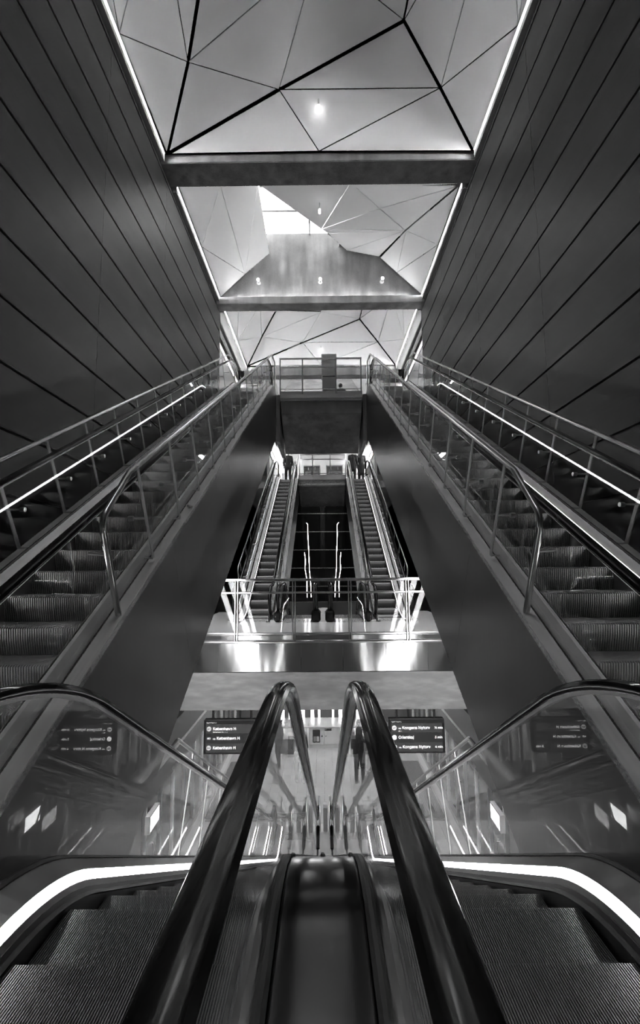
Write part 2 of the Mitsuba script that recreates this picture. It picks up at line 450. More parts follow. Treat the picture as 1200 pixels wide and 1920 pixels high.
# cove lights: a trough on each wall, the tube lies in it and shines up and inwards
for s, side in ((-1, 'left'), (1, 'right')):
    for i, (y0, y1) in enumerate(((-10, 4.1), (5.0, 10.05), (11.0, 16.1), (16.75, 22.1))):
        where = ('behind the picture edge', 'in front of the first beam', 'between the two beams', 'beyond the second beam')[i]
        t = thing('cove_light', f'thin white light line between {side} wall and folded ceiling, {where}', 'cove light') if i else 'ceiling'
        obj('trough', join([box(s * 3.71, s * 4.05, y0, y1, 9.64, 9.70), box(s * 4.035, s * 4.05, y0, y1, 9.70, 9.86), box(s * 3.705, s * 4.05, y0 - 0.01, y0, 9.64, 9.86), box(s * 3.705, s * 4.05, y1, y1 + 0.01, 9.64, 9.86)]), 'grey_paint', t)
        obj('cover', box(s * 3.69, s * 4.05, y0 - 0.01, y1 + 0.01, 9.845, 9.86), 'white_paint', t)
        obj('diffuser', facing(plate((s * 4.03, y0 + 0.02, 9.84), (s * 4.03, y1 - 0.02, 9.84), (s * 4.03, y1 - 0.02, 9.70), (s * 4.03, y0 + 0.02, 9.70)), (-s, 0, 0)), 'light_body', t, emit=COVE)
        obj('edge_trim', box(s * 3.70, s * 3.712, y0, y1, 9.64, 9.735), 'white_paint', t)


t = 'concrete_beam_001'  # unseen uplight on the beam, placed to brighten the foot of the concrete wall
obj('housing', box(-3.2, 3.2, 16.08, 16.17, 9.78, 9.79), 'grey_paint', t)
obj('diffuser', facing(plate((-3.2, 16.10, 9.792), (3.2, 16.10, 9.792), (3.2, 16.15, 9.792), (-3.2, 16.15, 9.792)), (0, 0, 1)), 'light_body', t, emit=36.0)


def globe(c, label, r=0.04, q=0.045):
    t = thing('globe_lamp', label, 'lamp', None)
    c = np.array(c, float)
    obj('bulb', lathe([(0.001, -r - q), (r * 0.5, -r * 0.87 - q), (r * 0.87, -r * 0.5 - q), (r, -q), (r, q), (r * 0.87, r * 0.5 + q), (r * 0.5, r * 0.87 + q), (0.001, r + q)], 14, c), 'light_body', t, smooth=True, emit=GLOBE)
    return t, c


for y, z, zc, lab in ((9.46, 10.36, 10.62, 'small bright lamp under the ceiling panels in front of the first beam'), (13.27, 10.94, 11.25, 'small bright lamp under the ceiling panels beside the skylight'), (21.45, 10.36, 10.62, 'small bright lamp under the ceiling above the upper walkway')):
    t, c = globe((0.0, y, z), lab)
    obj('stem', tube([(0, y, z + 0.07), (0, y, zc)], 0.02, 8), 'steel', t)
for x in (-2.29, 0.0, 2.29):
    t, c = globe((x, 15.98, 10.47), 'small globe lamp on the concrete wall, ' + {-2.29: 'left', 0.0: 'middle', 2.29: 'right'}[x] + ' of the three', 0.06, 0.0)
    obj('arm', tube([(x, 16.04, 10.47), (x, 16.2, 10.47)], 0.02, 8), 'steel', t)
    obj('base_plate', disc((x, 16.19, 10.47), (0, 1, 0), 0.08, 0.02), 'steel_dull', t)


# ------------------------------------------------------------------ escalators
def step_mesh(width, pitch, depth=0.4, rise=0.235, back=1):
    """A ribbed step: nosing at y = 0, the tread runs towards back * y, the riser hangs below the nosing."""
    side = [(depth, 0.0), (0.018, 0.0), (0.0, -0.014), (0.012, -0.11), (0.045, -rise)]
    nx = int(width / pitch)
    xs = np.linspace(-width / 2, width / 2, nx + 1)
    cols = [] if nx > 3 else [(-width / 2, 0.0), (width / 2, 0.0)]
    for a, b in zip(xs[:-1], xs[1:]) if nx > 3 else ():
        m = a + (b - a) * 0.5
        cols += [(a, 0.0), (m, 0.0), (m, 0.008), (b, 0.008)]
    v = []
    for x, g in cols:
        for i, (y, z) in enumerate(side):
            gy, gz = (0, -g) if i < 2 else (g, 0)
            v.append((x, back * (y + gy), z + gz))
    n, k = len(cols), len(side)
    f = [[i * k + j, (i + 1) * k + j, (i + 1) * k + j + 1, i * k + j + 1] for i in range(n - 1) for j in range(k - 1)]
    col = np.repeat([[0.24 if g == 0 else 0.08] * 3 for _, g in cols], k, axis=0)  # grooves painted darker to bring out the shade between the ribs
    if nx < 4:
        col = np.tile(np.array([[0.2], [0.3], [0.2], [0.05], [0.03]]) * [1, 1, 1], (n, 1))  # plain steps: riser shade and pale nosing painted into the colour
    return (np.array(v), tri(f)), col


HAND = [(-0.040, 0.0), (-0.043, 0.012), (-0.034, 0.030), (-0.015, 0.038), (0.015, 0.038), (0.034, 0.030), (0.043, 0.012), (0.040, 0.0), (0.03, -0.012), (-0.03, -0.012)]


def rail_path(path, n, ya, yb, ra=True, rb=True, drop=0.8):
    """The handrail's centre line at height n above the nosing line, with round newels at its ends."""
    p = cut(path, ya, yb); q = p + normals2(p) * n
    out = [q]
    r = 0.36
    if rb:
        e = q[-1]; a = np.linspace(math.pi / 2, -math.pi / 2, 9)[1:]
        out.append(np.stack([e[0] + r * np.cos(a), e[1] - r + r * np.sin(a)], 1))
        out.append(np.array([[e[0] - 0.5, e[1] - 2 * r]]))
    if ra:
        e = q[0]; a = np.linspace(math.pi / 2, 3 * math.pi / 2, 9)[1:]
        pre = np.stack([e[0] + r * np.cos(a), e[1] - r + r * np.sin(a)], 1)[::-1]
        out = [np.array([[e[0] + 0.5, e[1] - 2 * r]]), pre] + out
    return np.vstack(out)


def sweep3(prof, path):
    """Like sweep, for a path that may turn back; prof is closed."""
    p = np.asarray(path, float)
    d = np.gradient(p, axis=0); d /= np.linalg.norm(d, axis=1, keepdims=True)
    nn = np.stack([-d[:, 1], d[:, 0]], 1)
    k, m = len(prof), len(p)
    v = np.array([[x, p[i, 0] + n * nn[i, 0], p[i, 1] + n * nn[i, 1]] for i in range(m) for x, n in prof])
    f = tri([[i * k + j, i * k + (j + 1) % k, (i + 1) * k + (j + 1) % k, (i + 1) * k + j] for i in range(m - 1) for j in range(k)])
    f = np.vstack([f, [[0, j + 1, j] for j in range(1, k - 1)], [[(m - 1) * k, (m - 1) * k + j, (m - 1) * k + j + 1] for j in range(1, k - 1)]])
    return v, f


def escalator(key, path, x0, x1, ys, back, sides, rail_n=0.913, pitch=0.0125, joints=(), led=LED, led_n=(0.066, 0.108), newels=(True, True), under=None, step_keep=None):
    """path: the nosing line. x0 < x1: the ends of the steps. ys: nosing positions. sides: for each end of the steps a dict with
    glass (offset), rail (offset), edge (offset of the outer edge), clad (depth or None)."""
    ya, yb = path[0, 0], path[-1, 0]
    st, col = step_mesh(x1 - x0 - 0.02, pitch, back=back)
    sm = mikit.ply(st, 'step_metal', color=col)
    for y in ys:
        z = np.interp(y, path[:, 0], path[:, 1])
        obj('step', None, None, key, raw=sm, to=[(x0 + x1) / 2, y, z + UP])
    for o, x, sd in ((-1, x0, sides[0]), (1, x1, sides[1])):
        gl, ra, ed = x + o * sd['glass'], x + o * sd['rail'], x + o * sd['edge']
        obj('skirt', sweep([(x, -0.3), (x, 0.02), (x + o * 0.012, 0.04), (x + o * 0.03, 0.04), (x + o * 0.03, -0.3)], path), 'skirt', key)
        obj('brush', sweep([(x - o * 0.018, 0.012), (x, 0.024), (x, 0.004)], path), 'black', key)
        if sd.get('led', True):
            obj('light_strip', facing(sweep([(x + o * (0.012 + 0.55 * (led_n[0] - 0.038)), led_n[0]), (x + o * (0.012 + 0.55 * (led_n[1] - 0.038)), led_n[1])], path, False), (-o, 0, 1)), 'light_body', key, emit=led)
        obj('inner_deck', sweep([(x + o * 0.014, 0.036), (x + o * 0.053, 0.109), (gl - o * 0.022, 0.150), (gl - o * 0.022, 0.02)], path), sd.get('deck', 'ledge'), key)
        obj('gasket', sweep([(gl - o * 0.022, 0.02), (gl - o * 0.022, 0.156), (gl - o * 0.008, 0.166), (gl + o * 0.008, 0.166), (gl + o * 0.022, 0.156), (gl + o * 0.022, 0.02)], path), 'black', key)
        if sd['edge'] > sd['glass'] + 0.06:
            t0 = gl + o * 0.022
            if sd.get('bead'):
                t0 = gl + o * 0.006
                obj('bead', sweep([(t0, 0.03), (t0, 0.168), (t0 + o * 0.014, 0.178), (t0 + o * 0.034, 0.172), (t0 + o * 0.058, 0.115), (t0 + o * 0.058, 0.03)], path), 'bead', key)
                t0 += o * 0.058
                obj('groove', sweep([(t0, 0.0), (t0, 0.05), (t0 + o * 0.02, 0.05), (t0 + o * 0.02, 0.0)], path), 'black', key)
                t0 += o * 0.02
            cuts = [ya] + [j for j in joints if ya + 0.3 < j < yb - 0.3] + [yb]
            for u, w in zip(cuts[:-1], cuts[1:]):
                obj('outer_deck', sweep([(t0, 0.0), (t0, 0.054), (ed - o * 0.004, 0.054), (ed, 0.048), (ed, 0.0)], cut(path, u + 0.0015, w - 0.0015)), 'ledge', key)
        if sd.get('clad'):
            cuts = [ya] + [j for j in joints if ya + 0.3 < j < yb - 0.3] + [yb]
            for u, w in zip(cuts[:-1], cuts[1:]):
                obj('cladding_panel', sweep([(ed, 0.047), (ed - o * 0.02, 0.047), (ed - o * 0.02, -sd['clad']), (ed, -sd['clad'])], cut(path, u + 0.002, w - 0.002)), 'cladding', key)
        ga, gb = sd.get('gy', (ya, yb))
        gj = [ga] + [j for j in sd.get('gj', ()) if ga + 0.2 < j < gb - 0.2] + [gb]
        for u, w in zip(gj[:-1], gj[1:]):
            obj('glass_panel', sweep([(gl, 0.15), (gl, rail_n - 0.01)], cut(path, u + 0.003, w - 0.003), False), 'glass', key)
        obj('rail_guide', sweep([(ra - 0.013, rail_n - 0.032), (ra - 0.016, rail_n - 0.012), (ra + 0.016, rail_n - 0.012), (ra + 0.013, rail_n - 0.032)], cut(path, ga, gb)), 'steel', key)
        rp = rail_path(path, rail_n, ga, gb, *newels)
        obj('handrail', sweep3([(ra + px, pn) for px, pn in HAND], rp), 'rubber', key, smooth=40)
    if under:
        xa, xb = x0 - sides[0]['edge'] + 0.02, x1 + sides[1]['edge'] - 0.02
        obj('truss_soffit', sweep([(xa, -under), (xa, -under + 0.03), (xb, -under + 0.03), (xb, -under)], path), 'cladding', key)
        obj('truss', sweep([(x0 - 0.01, -0.45), (x0 - 0.01, -0.40), (x1 + 0.01, -0.40), (x1 + 0.01, -0.45)], path), 'void', key)


TAN = math.tan(math.radians(30))


def nosing_line(y0, zl, zh, ya, yb, c=None, r=1.7, rising=1):
    """Flat - slope - flat from ya to yb: the slope leaves the first flat at y0."""
    if rising > 0:
        pts = [(ya, zl), (y0, zl), (y0 + (zh - zl) / TAN, zh), (yb, zh)]
    else:
        pts = [(ya, zh), (y0, zh), (y0 + (zh - zl) / TAN, zl), (yb, zl)]
    return fillet(pts, r, 10)


# two tall escalators along the walls, from the platform to the upper level
tall = nosing_line((PLATF + 2.81) / TAN, PLATF, UPPER, -9.6, 17.25)
cl = 1.90
tall_steps = [-7.6 + 0.4 * k for k in range(62)]
for s, side in ((-1, 'left'), (1, 'right')):
    t = thing('escalator', f'tall rising escalator along the {side} panelled wall with glass balustrades and dark metal side', 'escalator')
    inner = dict(glass=0.10, rail=0.12, edge=0.30, clad=cl, bead=True, gy=(-8.2, 16.7), gj=[0.2 + 1.75 * k for k in range(-6, 12)])
    outer = dict(glass=0.10, rail=0.12, edge=0.36, clad=cl, gy=(-8.2, 16.7), gj=[0.9 + 1.75 * k for k in range(-6, 12)])
    x0, x1 = (-3.0, -2.0) if s < 0 else (2.0, 3.0)
    escalator(t, tall, x0, x1, tall_steps, 1, (outer, inner) if s < 0 else (inner, outer), pitch=0.02, joints=[3.0 * k + 2.3 for k in range(-4, 6)], under=1.2, led_n=(0.045, 0.072))
    for xl in (1.97, 2.25, 2.55):  # unseen strips, placed for the bright lines mirrored in the walkway glass
        obj('soffit_light', facing(sweep([(s * (xl - 0.08), -1.212), (s * (xl + 0.08), -1.212)], cut(tall, -5.5, 17.0), False), (0, 0.5, -1)), 'light_body', t, emit=SOFF)
        obj('light_housing', sweep([(s * (xl - 0.09), -1.21), (s * (xl - 0.09), -1.19), (s * (xl + 0.09), -1.19), (s * (xl + 0.09), -1.21)], cut(tall, -5.5, 17.0)), 'light_body', t)
TALL = {'left': 'escalator', 'right': 'escalator_001'}

# two escalators going down from the landing right in front of the viewer
down = nosing_line(2.2, PLATF, LAND, -1.6, 14.0, r=1.5, rising=-1)
for s, side in ((-1, 'left'), (1, 'right')):
    t = thing('escalator', f'escalator going down to the platform right below the viewer, {side} of the middle deck', 'escalator')
    inner = dict(glass=0.115, rail=0.12, edge=0.115, led=False, deck='deck_inner', gy=(-0.9, 13.3), gj=[1.75, 3.6, 5.4, 7.2, 9.0, 10.8])
    outer = dict(deck='deck_near', glass=0.19, rail=0.21, edge=0.34, clad=0.9, gy=(-0.9, 13.3), gj=[2.45, 3.75, 5.5, 7.2, 9.0, 10.8])
    x0, x1 = (-1.16, -0.30) if s < 0 else (0.30, 1.16)
    escalator(t, down, x0, x1, [-0.9 + 0.4 * k for k in range(38)], -1, (outer, inner) if s < 0 else (inner, outer), pitch=0.0095, joints=[2.62, 5, 8, 11], under=0.9)
for s, k in ((-1, 'escalator_002'), (1, 'escalator_003')):
    obj('landing_plate', box(s * 0.30, s * 1.5, 12.9, 13.5, PLATF - 0.005, PLATF + 0.014), 'plate_steel', k)
t = thing('deck', 'narrow dark metal deck between the two handrails in front of the viewer', 'deck')
obj('cover', sweep([(-0.16, 0.0), (-0.16, 0.150), (-0.15, 0.156), (0.15, 0.156), (0.16, 0.150), (0.16, 0.0)], down), 'deck_steel', t, smooth=30)
obj('end_cover', sweep([(-0.165, 0.0), (-0.165, 0.17), (0.165, 0.17), (0.165, 0.0)], cut(down, 11.6, 13.98)), 'plate_steel', t)
for x in (-0.155, 0.0, 0.145):
    z = np.interp(2.62, down[:, 0], down[:, 1]) + 0.175
    obj('bolt', lathe([(0.001, 0.016), (0.009, 0.013), (0.013, 0.004), (0.013, -0.03)], 10, (x, 2.62, z + 0.006)), 'steel', t)

# landing under the viewer and the walkway opposite
t = struct('floor_landing', join([box(-1.68, 1.68, -7.5, 0.4, LAND - 0.35, LAND - 0.005), box(-0.29, 0.29, 0.4, 1.7, LAND - 0.35, LAND - 0.01)]), 'floor_gloss')

# ------------------------------------------------------------------ guard rails of the tall escalators
def slope(path, y, n):
    """Point at height n above the nosing line, and the path's normal, where the path has y."""
    p = np.asarray(path); i = np.clip(np.searchsorted(p[:, 0], y), 1, len(p) - 1)
    d = p[i] - p[i - 1]; d = d / np.linalg.norm(d); nn = np.array([-d[1], d[0]])
    return np.array([y, np.interp(y, p[:, 0], p[:, 1])]) + n * nn, nn, d


def guard(key, path, x, o, ys, n_top, n_foot, gx, top_pts, tr=0.027):
    """x: plane of the stanchions; gx: plane of the glass they are clamped to; o: direction from x to gx."""
    obj('top_rail', tube(top_pts, tr, 10), 'steel', key, smooth=40)
    for y in ys:
        f, nn, d = slope(path, y, n_foot)
        tpt = f + nn * (n_top - n_foot)
        b = lambda p, w, h: np.array([[x + a, p[0] + d[0] * c, p[1] + d[1] * c] for a in (-0.006, 0.006) for c in (-w, w)])
        lo, hi = b(f, 0.024, 0), b(tpt, 0.024, 0)
        v = np.vstack([lo, hi])
        bar = (v, tri([[0, 1, 3, 2], [4, 6, 7, 5], [0, 4, 5, 1], [2, 3, 7, 6], [0, 2, 6, 4], [1, 5, 7, 3]]))
        f2 = f + nn * 0.45
        m = [bar]
        for q in (f, f2):
            m.append(tube([(x, q[0], q[1]), (gx - o * 0.02, q[0], q[1])], 0.011, 6))
        st = obj('stanchion', join(m), 'steel_dull', key)
        for q in (f, f2):
            obj('clamp', disc((gx, q[0], q[1]), (1, 0, 0), 0.026, 0.05, 12), 'steel', st)
    return key


for s, side in ((-1, 'left'), (1, 'right')):
    def pt(x, y, n):
        q, _, _ = slope(tall, y, n)
        return (s * x, q[0], q[1])
    yt = 16.2
    t = thing('guard_rail', f'steel tube guard rail with flat bars on the inner ledge of the {side} tall escalator', 'railing')
    foot = (s * 1.745, 4.07, -0.455)
    top = fillet([foot, (s * 1.745, 3.66, 0.37), pt(1.745, 4.7, 1.10), pt(1.745, 16.0, 1.10), (s * 1.745, 16.75, 7.62), (s * 1.745, 16.9, UPPER + 0.06)], 0.16, 6)
    guard(t, tall, s * 1.745, -1 if s > 0 else 1, [4.87 + 0.86 * k for k in range(14)], 1.10, 0.10, s * 1.9, top) if False else None
    guard(t, tall, s * 1.745, s, [4.87 + 0.86 * k for k in range(14)], 1.10, 0.10, s * 1.9, top)
    obj('foot_bar', tube([foot, (s * 1.9, 4.09, -0.44)], 0.014, 8), 'steel_dull', t)
    obj('upper_bar', tube([(s * 1.745, 3.79, 0.10), (s * 1.9, 3.8, 0.11)], 0.014, 8), 'steel_dull', t)
    t = thing('guard_rail', f'steel tube guard rail between the {side} tall escalator and the panelled wall', 'railing')
    top = fillet([pt(3.26, -6.0, 1.10), pt(3.26, 15.9, 1.10), (s * 3.26, 16.6, 7.62), (s * 3.26, 16.9, UPPER + 0.06)], 0.16, 6)
    guard(t, tall, s * 3.26, -s, [-4.0 + 0.84 * k - 0.19 for k in range(24)], 1.10, 0.12, s * 3.1, top)
    # tubes along the outer side of the escalators that go down
    t = thing('guard_rail', f'pair of steel tubes along the outer handrail of the {side} descending escalator near the viewer', 'railing')
    for dn, y0 in ((0.0, 4.75), (-0.10, 5.0)):
        f, nn, d = slope(down, y0, 1.19 + dn)
        g, _, _ = slope(down, 12.0, 1.19 + dn)
        obj('tube', tube(fillet([(s * 1.6, f[0] - 0.32, f[1] - 0.02), (s * 1.6, f[0], f[1]), (s * 1.6, g[0], g[1])], 0.12, 5), 0.021, 10), 'steel', t, smooth=40)
    for k in range(8):
        f, nn, d = slope(down, 5.4 + 0.85 * k, 1.17)
        h = f - nn * 1.13
        obj('stanchion', tube([(s * 1.6, f[0], f[1]), (s * 1.6, h[0], h[1])], 0.013, 6), 'steel_dull', t)

# ------------------------------------------------------------------ the walkway opposite
t = struct('floor_walkway', join([box(-3.3, 3.3, 9.14, 13.0, LAND - 0.3, LAND), box(-3.3, -2.3, 13.0, 15, LAND - 0.3, LAND), box(2.3, 3.3, 13.0, 15, LAND - 0.3, LAND)]), 'floor_gloss')
t = thing('walkway_front', 'steel fascia and stained stone beam at the front edge of the walkway', 'bridge edge')
xs = [-3.3, -2.85, -2.02, -1.22, -0.42, 0.38, 1.20, 2.00, 2.85, 3.3]
rng = random.Random(5)
for a, b in zip(xs[:-1], xs[1:]):
    k = rng.uniform(-0.004, 0.004)
    v, f = box(a + 0.003, b - 0.003, 9.12, 9.15, -2.005, -1.475)
    v[:, 1] += (v[:, 2] + 1.7) * k + (v[:, 0] - (a + b) / 2) * (0.011 * (1 if a < -0.6 else -1 if b > 0.6 else 0) + k)  # outer panels turned slightly to move their bright reflections
    obj('fascia_panel', (v, f), 'polished', t)
obj('beam', box(-3.3, 3.3, 9.10, 9.6, -2.70, -2.015), 'stone', t)
obj('soffit', box(-3.3, 3.3, 9.6, 13.6, -2.60, -1.8), 'concrete_dark', t)
obj('nosing_strip', bbox(-3.3, 3.3, 9.08, 9.2, -1.475, -1.44, 0.008), 'steel', t)

t = thing('glass_railing', 'glass railing with steel bars along the walkway opposite the viewer', 'railing')
YR = 9.2
posts = [-3.2, -2.45, -1.68, -0.56, 0.53, 1.65, 2.45, 3.2]
obj('top_rail', bbox(-3.3, 3.3, YR - 0.03, YR + 0.03, -0.305, -0.25, 0.01), 'steel', t)
obj('middle_rail', bbox(-3.3, 3.3, YR - 0.02, YR + 0.02, -0.545, -0.505, 0.008), 'steel', t)
obj('bottom_rail', bbox(-3.3, 3.3, YR - 0.03, YR + 0.03, -1.33, -1.29, 0.008), 'steel', t)
obj('kick_plate', bbox(-3.3, 3.3, YR - 0.015, YR + 0.015, -1.43, -1.335, 0.006), 'polished', t)
for x in posts:
    obj('post', join([bbox(x - 0.036, x - 0.012, YR - 0.05, YR + 0.02, -1.46, -0.27, 0.004), bbox(x + 0.012, x + 0.036, YR - 0.05, YR + 0.02, -1.46, -0.27, 0.004)]), 'steel', t)
for a, b in zip(posts[:-1], posts[1:]):
    lean = 0.0105 * (b - a) / 2 * (-1 if a < -0.6 else 1 if b > 0.6 else 0)      # turned slightly to shift the mirrored light lines inwards
    ya, yb = YR + 0.025 + lean, YR + 0.025 - lean
    for nm, z0, z1 in (('pane', -1.29, -0.55), ('upper_pane', -0.50, -0.31)):
        obj(nm, plate((a + 0.05, ya, z0), (b - 0.05, yb, z0), (b - 0.05, yb, z1), (a + 0.05, ya, z1)), 'glass', t)

# ------------------------------------------------------------------ escalators behind the walkway
far_up = nosing_line((LAND + 9.05) / TAN, LAND, MIDL, 12.2, 24.2)
for s, side in ((-1, 'left'), (1, 'right')):
    t = thing('escalator', f'distant rising escalator behind the walkway, {side} of the dark glass wall', 'escalator')
    inner = dict(led=False, glass=0.07, rail=0.09, edge=0.24, clad=1.3, gy=(12.5, 23.9), gj=[14.5 + 1.8 * k for k in range(6)])
    outer = dict(glass=0.16, rail=0.18, edge=0.32, clad=1.3, gy=(12.5, 23.9), gj=[14.5 + 1.8 * k for k in range(6)])
    x0, x1 = (-2.14, -1.46) if s < 0 else (1.46, 2.14)
    escalator(t, far_up, x0, x1, [12.3 + 0.4 * k for k in range(30)], 1, (outer, inner) if s < 0 else (inner, outer), pitch=0.4, joints=[15, 18, 21], under=1.3, led_n=(0.03, 0.05))
    for xg, gx, who in ((1.26, 1.39, 'inner'), (2.43, 2.30, 'outer')):
        g = thing('guard_rail', f'thin steel guard rail on the {who} side of the distant {side} escalator', 'railing')
        f0, _, _ = slope(far_up, 13.9, 1.1); f1, _, _ = slope(far_up, 23.4, 1.1); f2, _, _ = slope(far_up, 13.9, 0.1)
        guard(g, far_up, s * xg, s * (1 if gx > xg else -1), [14.3 + 0.9 * k for k in range(11)], 1.08, 0.1, s * gx, fillet([(s * xg, f2[0], f2[1]), (s * xg, f0[0], f0[1]), (s * xg, f1[0], f1[1])], 0.15, 5))
far_down = nosing_line(14.2, -2.4, LAND, 12.2, 16.2, r=0.8, rising=-1)
for s, side in ((-1, 'left'), (1, 'right')):
    t = thing('escalator', f'descending escalator behind the walkway, {side} of the pair in the middle', 'escalator')
    inner = dict(led=False, glass=0.07, rail=0.09, edge=0.07, gy=(12.55, 16.0), gj=[15])
    outer = dict(led=False, glass=0.07, rail=0.09, edge=0.12, clad=0.1, gy=(12.55, 16.0), gj=[15])
    x0, x1 = (-1.07, -0.30) if s < 0 else (0.30, 1.07)
    escalator(t, far_down, x0, x1, [12.5 + 0.4 * k for k in range(9)], -1, (outer, inner) if s < 0 else (inner, outer), pitch=0.05, joints=[], led_n=(0.03, 0.05))
    obj('newel_base', bbox(s * 0.06, s * 0.30, 12.15, 12.75, LAND, LAND + 0.28, 0.05), 'rubber', t)
    obj('newel_base', bbox(s * 1.09, s * 1.26, 12.15, 12.75, LAND, LAND + 0.28, 0.05), 'rubber', t)
t = thing('deck', 'light metal deck between the handrails behind the walkway railing', 'deck')
obj('cover', sweep([(-0.13, 0.0), (-0.13, 0.2), (0.13, 0.2), (0.13, 0.0)], far_down), 'ledge', t)

# dark glass wall behind them, its glowing lines imitate light reflected in it
t = struct('wall_glass', box(-3.4, 3.4, 25.4, 25.6, -2.6, 3.15), 'void')
zs = [3.3, 2.82, 1.82, 0.84, -0.14, -1.12, -1.95]
for z0, z1 in zip(zs[1:], zs[:-1]):
    for a, b in ((-3.4, -1.36), (-1.36, -0.14), (-0.14, 0.14), (0.14, 1.30), (1.30, 3.4)):
        obj('panel', box(a + 0.012, b - 0.012, 25.3, 25.36, z0 + 0.03, z1 - 0.03), 'mirror_dark' if abs(a + b) > 0.1 else 'wall_panel', t)
    obj('bar', box(-3.4, 3.4, 25.27, 25.34, z0 - 0.02, z0 + 0.02), 'steel_dull', t)
obj('skirting_panel', box(-3.4, 3.4, 25.27, 25.34, -3.2, -1.98), 'mid_paint', t)
for s, side in ((-1, 'left'), (1, 'right')):
    for q, pts in (('long', [(-0.88, 2.32), (-0.80, 2.22), (-0.80, 1.6), (-0.75, 0.6), (-0.73, -0.2), (-0.66, -1.0), (-0.64, -1.7)]), ('short', [(-0.99, 0.7), (-0.94, 0.3), (-0.96, -0.2), (-0.86, -0.8), (-0.86, -1.7)])):
        g = thing('light_strip', f'{q} wavy glowing line imitating a reflection in the dark glass wall on the {side}', 'light strip')
        ctr = fillet([(s * -a if s > 0 else a, 25.24, z) for a, z in pts], 0.4, 5)
        L = ctr + [0.022, 0, 0]; R = ctr - [0.022, 0, 0]
        n = len(ctr)
        v = np.vstack([L, R]); f = tri([[i, i + 1, n + i + 1, n + i] for i in range(n - 1)])
        obj('tube', facing((v, f), (0, -1, 0)), 'light_body', g, emit=6.0)
        obj('housing', (np.vstack([L + [0.008, 0.004, 0], R + [-0.008, 0.004, 0]]), f), 'black', g)

# ------------------------------------------------------------------ intermediate level and upper level
def level(y0, z, yback, x, wedge, name, lab):
    t = thing(name, lab, 'bridge edge')
    obj('edge_strip', bbox(-x, x, y0, y0 + 0.14, z - 0.24, z + 0.01, 0.01), 'steel_dull', t)
    (ya, za), (yb, zb) = wedge
    prof = [(ya, z - 0.2), (ya, za), (yb, zb), (yb + 0.4, zb + 0.9), (yb + 0.4, z - 0.2)]
    v = np.array([[sx, p, q] for sx in (-x + 0.03, x - 0.03) for p, q in prof]); k = len(prof)
    f = [[0, i, i + 1] for i in range(1, k - 1)] + [[k, k + i + 1, k + i] for i in range(1, k - 1)]
    for i in range(k):
        j = (i + 1) % k
        f += [[i, k + i, k + j], [i, k + j, j]]
    obj('beam', (v, np.array(f)), 'concrete_dark', t)
    return t


level(16.6, UPPER, 30, 1.53, ((16.78, 5.64), (18.85, 4.60)), 'upper_walkway_front', 'dark concrete edge of the upper walkway between the tall escalators')
struct('floor_upper', join([box(-4.3, 4.3, 17.3, 31, UPPER - 0.35, UPPER), box(-1.53, 1.53, 16.7, 17.3, UPPER - 0.3, UPPER)]), 'tile')
level(23.5, MIDL + 0.2, 30, 1.22, ((23.62, 4.05), (25.3, 3.22)), 'middle_walkway_front', 'concrete edge of the middle walkway between the distant escalators')
struct('floor_middle', join([box(-4.3, 4.3, 24.2, 31, MIDL - 0.35, MIDL), box(-1.2, 1.2, 23.62, 24.2, MIDL - 0.3, MIDL + 0.19)]), 'tile')
for s in (-1, 1):
    struct('wall_between', join([box(s * 1.56, s * 1.7, 16.9, 19.6, 4.6, UPPER - 0.01)]), 'concrete_dark')  # added to fill the dark gap beside the upper walkway


def railing(y, z0, z1, zm, xs, lab, cat='railing'):
    t = thing('glass_railing', lab, cat)
    obj('top_rail', bbox(xs[0] - 0.03, xs[-1] + 0.03, y - 0.03, y + 0.03, z1 - 0.06, z1, 0.01), 'steel_dull', t)
    obj('middle_rail', bbox(xs[0], xs[-1], y - 0.02, y + 0.02, zm - 0.03, zm + 0.01, 0.008), 'steel', t)
    obj('bottom_rail', bbox(xs[0], xs[-1], y - 0.02, y + 0.02, z0 + 0.06, z0 + 0.09, 0.008), 'steel', t)
    for x in xs:
        obj('post', bbox(x - 0.022, x + 0.022, y - 0.04, y + 0.02, z0 - 0.1, z1 - 0.03, 0.006), 'steel', t)
    for a, b in zip(xs[:-1], xs[1:]):
        obj('pane', plate((a + 0.03, y, z0 + 0.09), (b - 0.03, y, z0 + 0.09), (b - 0.03, y, zm - 0.03), (a + 0.03, y, zm - 0.03)), 'glass', t)


railing(16.56, UPPER, 7.70, 7.34, [-1.52, -0.69, 0.55, 1.48], 'steel railing of the upper walkway between the tops of the tall escalators')
railing(23.45, MIDL + 0.18, 5.72, 5.44, [-1.15, -0.48, 0.42, 1.22], 'steel railing of the middle walkway between the tops of the distant escalators')
for y0, y1, z, w, e in ((19.8, 24.3, 5.98, 'middle', 5.0),):  # tubes out of view, placed to light the middle level
    t = 'ceiling'
    for x in (-1.3, 1.3):
        obj('housing', box(x - 0.12, x + 0.12, y0, y1, z, z + 0.05), 'light_body', t)
        obj('tube', facing(plate((x - 0.1, y0, z - 0.003), (x + 0.1, y0, z - 0.003), (x + 0.1, y1, z - 0.003), (x - 0.1, y1, z - 0.003)), (0, 0, -1)), 'light_body', t, emit=e)
t = thing('pillar', 'dark square pillar behind the upper walkway railing', 'pillar')
obj('lower_casing', bbox(0.04, 0.70, 20.8, 21.3, UPPER, 8.75, 0.02), 'grey_dark', t)
obj('upper_casing', bbox(0.02, 0.72, 20.78, 21.32, 8.77, 9.86, 0.02), 'grey_dark', t)
struct('wall_stone', prism([(-2.55, 24.6, 8.7), (2.55, 24.6, 8.7), (1.6, 24.6, 10.35), (0.9, 24.6, 11.6), (-0.9, 24.6, 11.6), (-1.6, 24.6, 10.35)], (0, 0.2, 0)), 'stone')
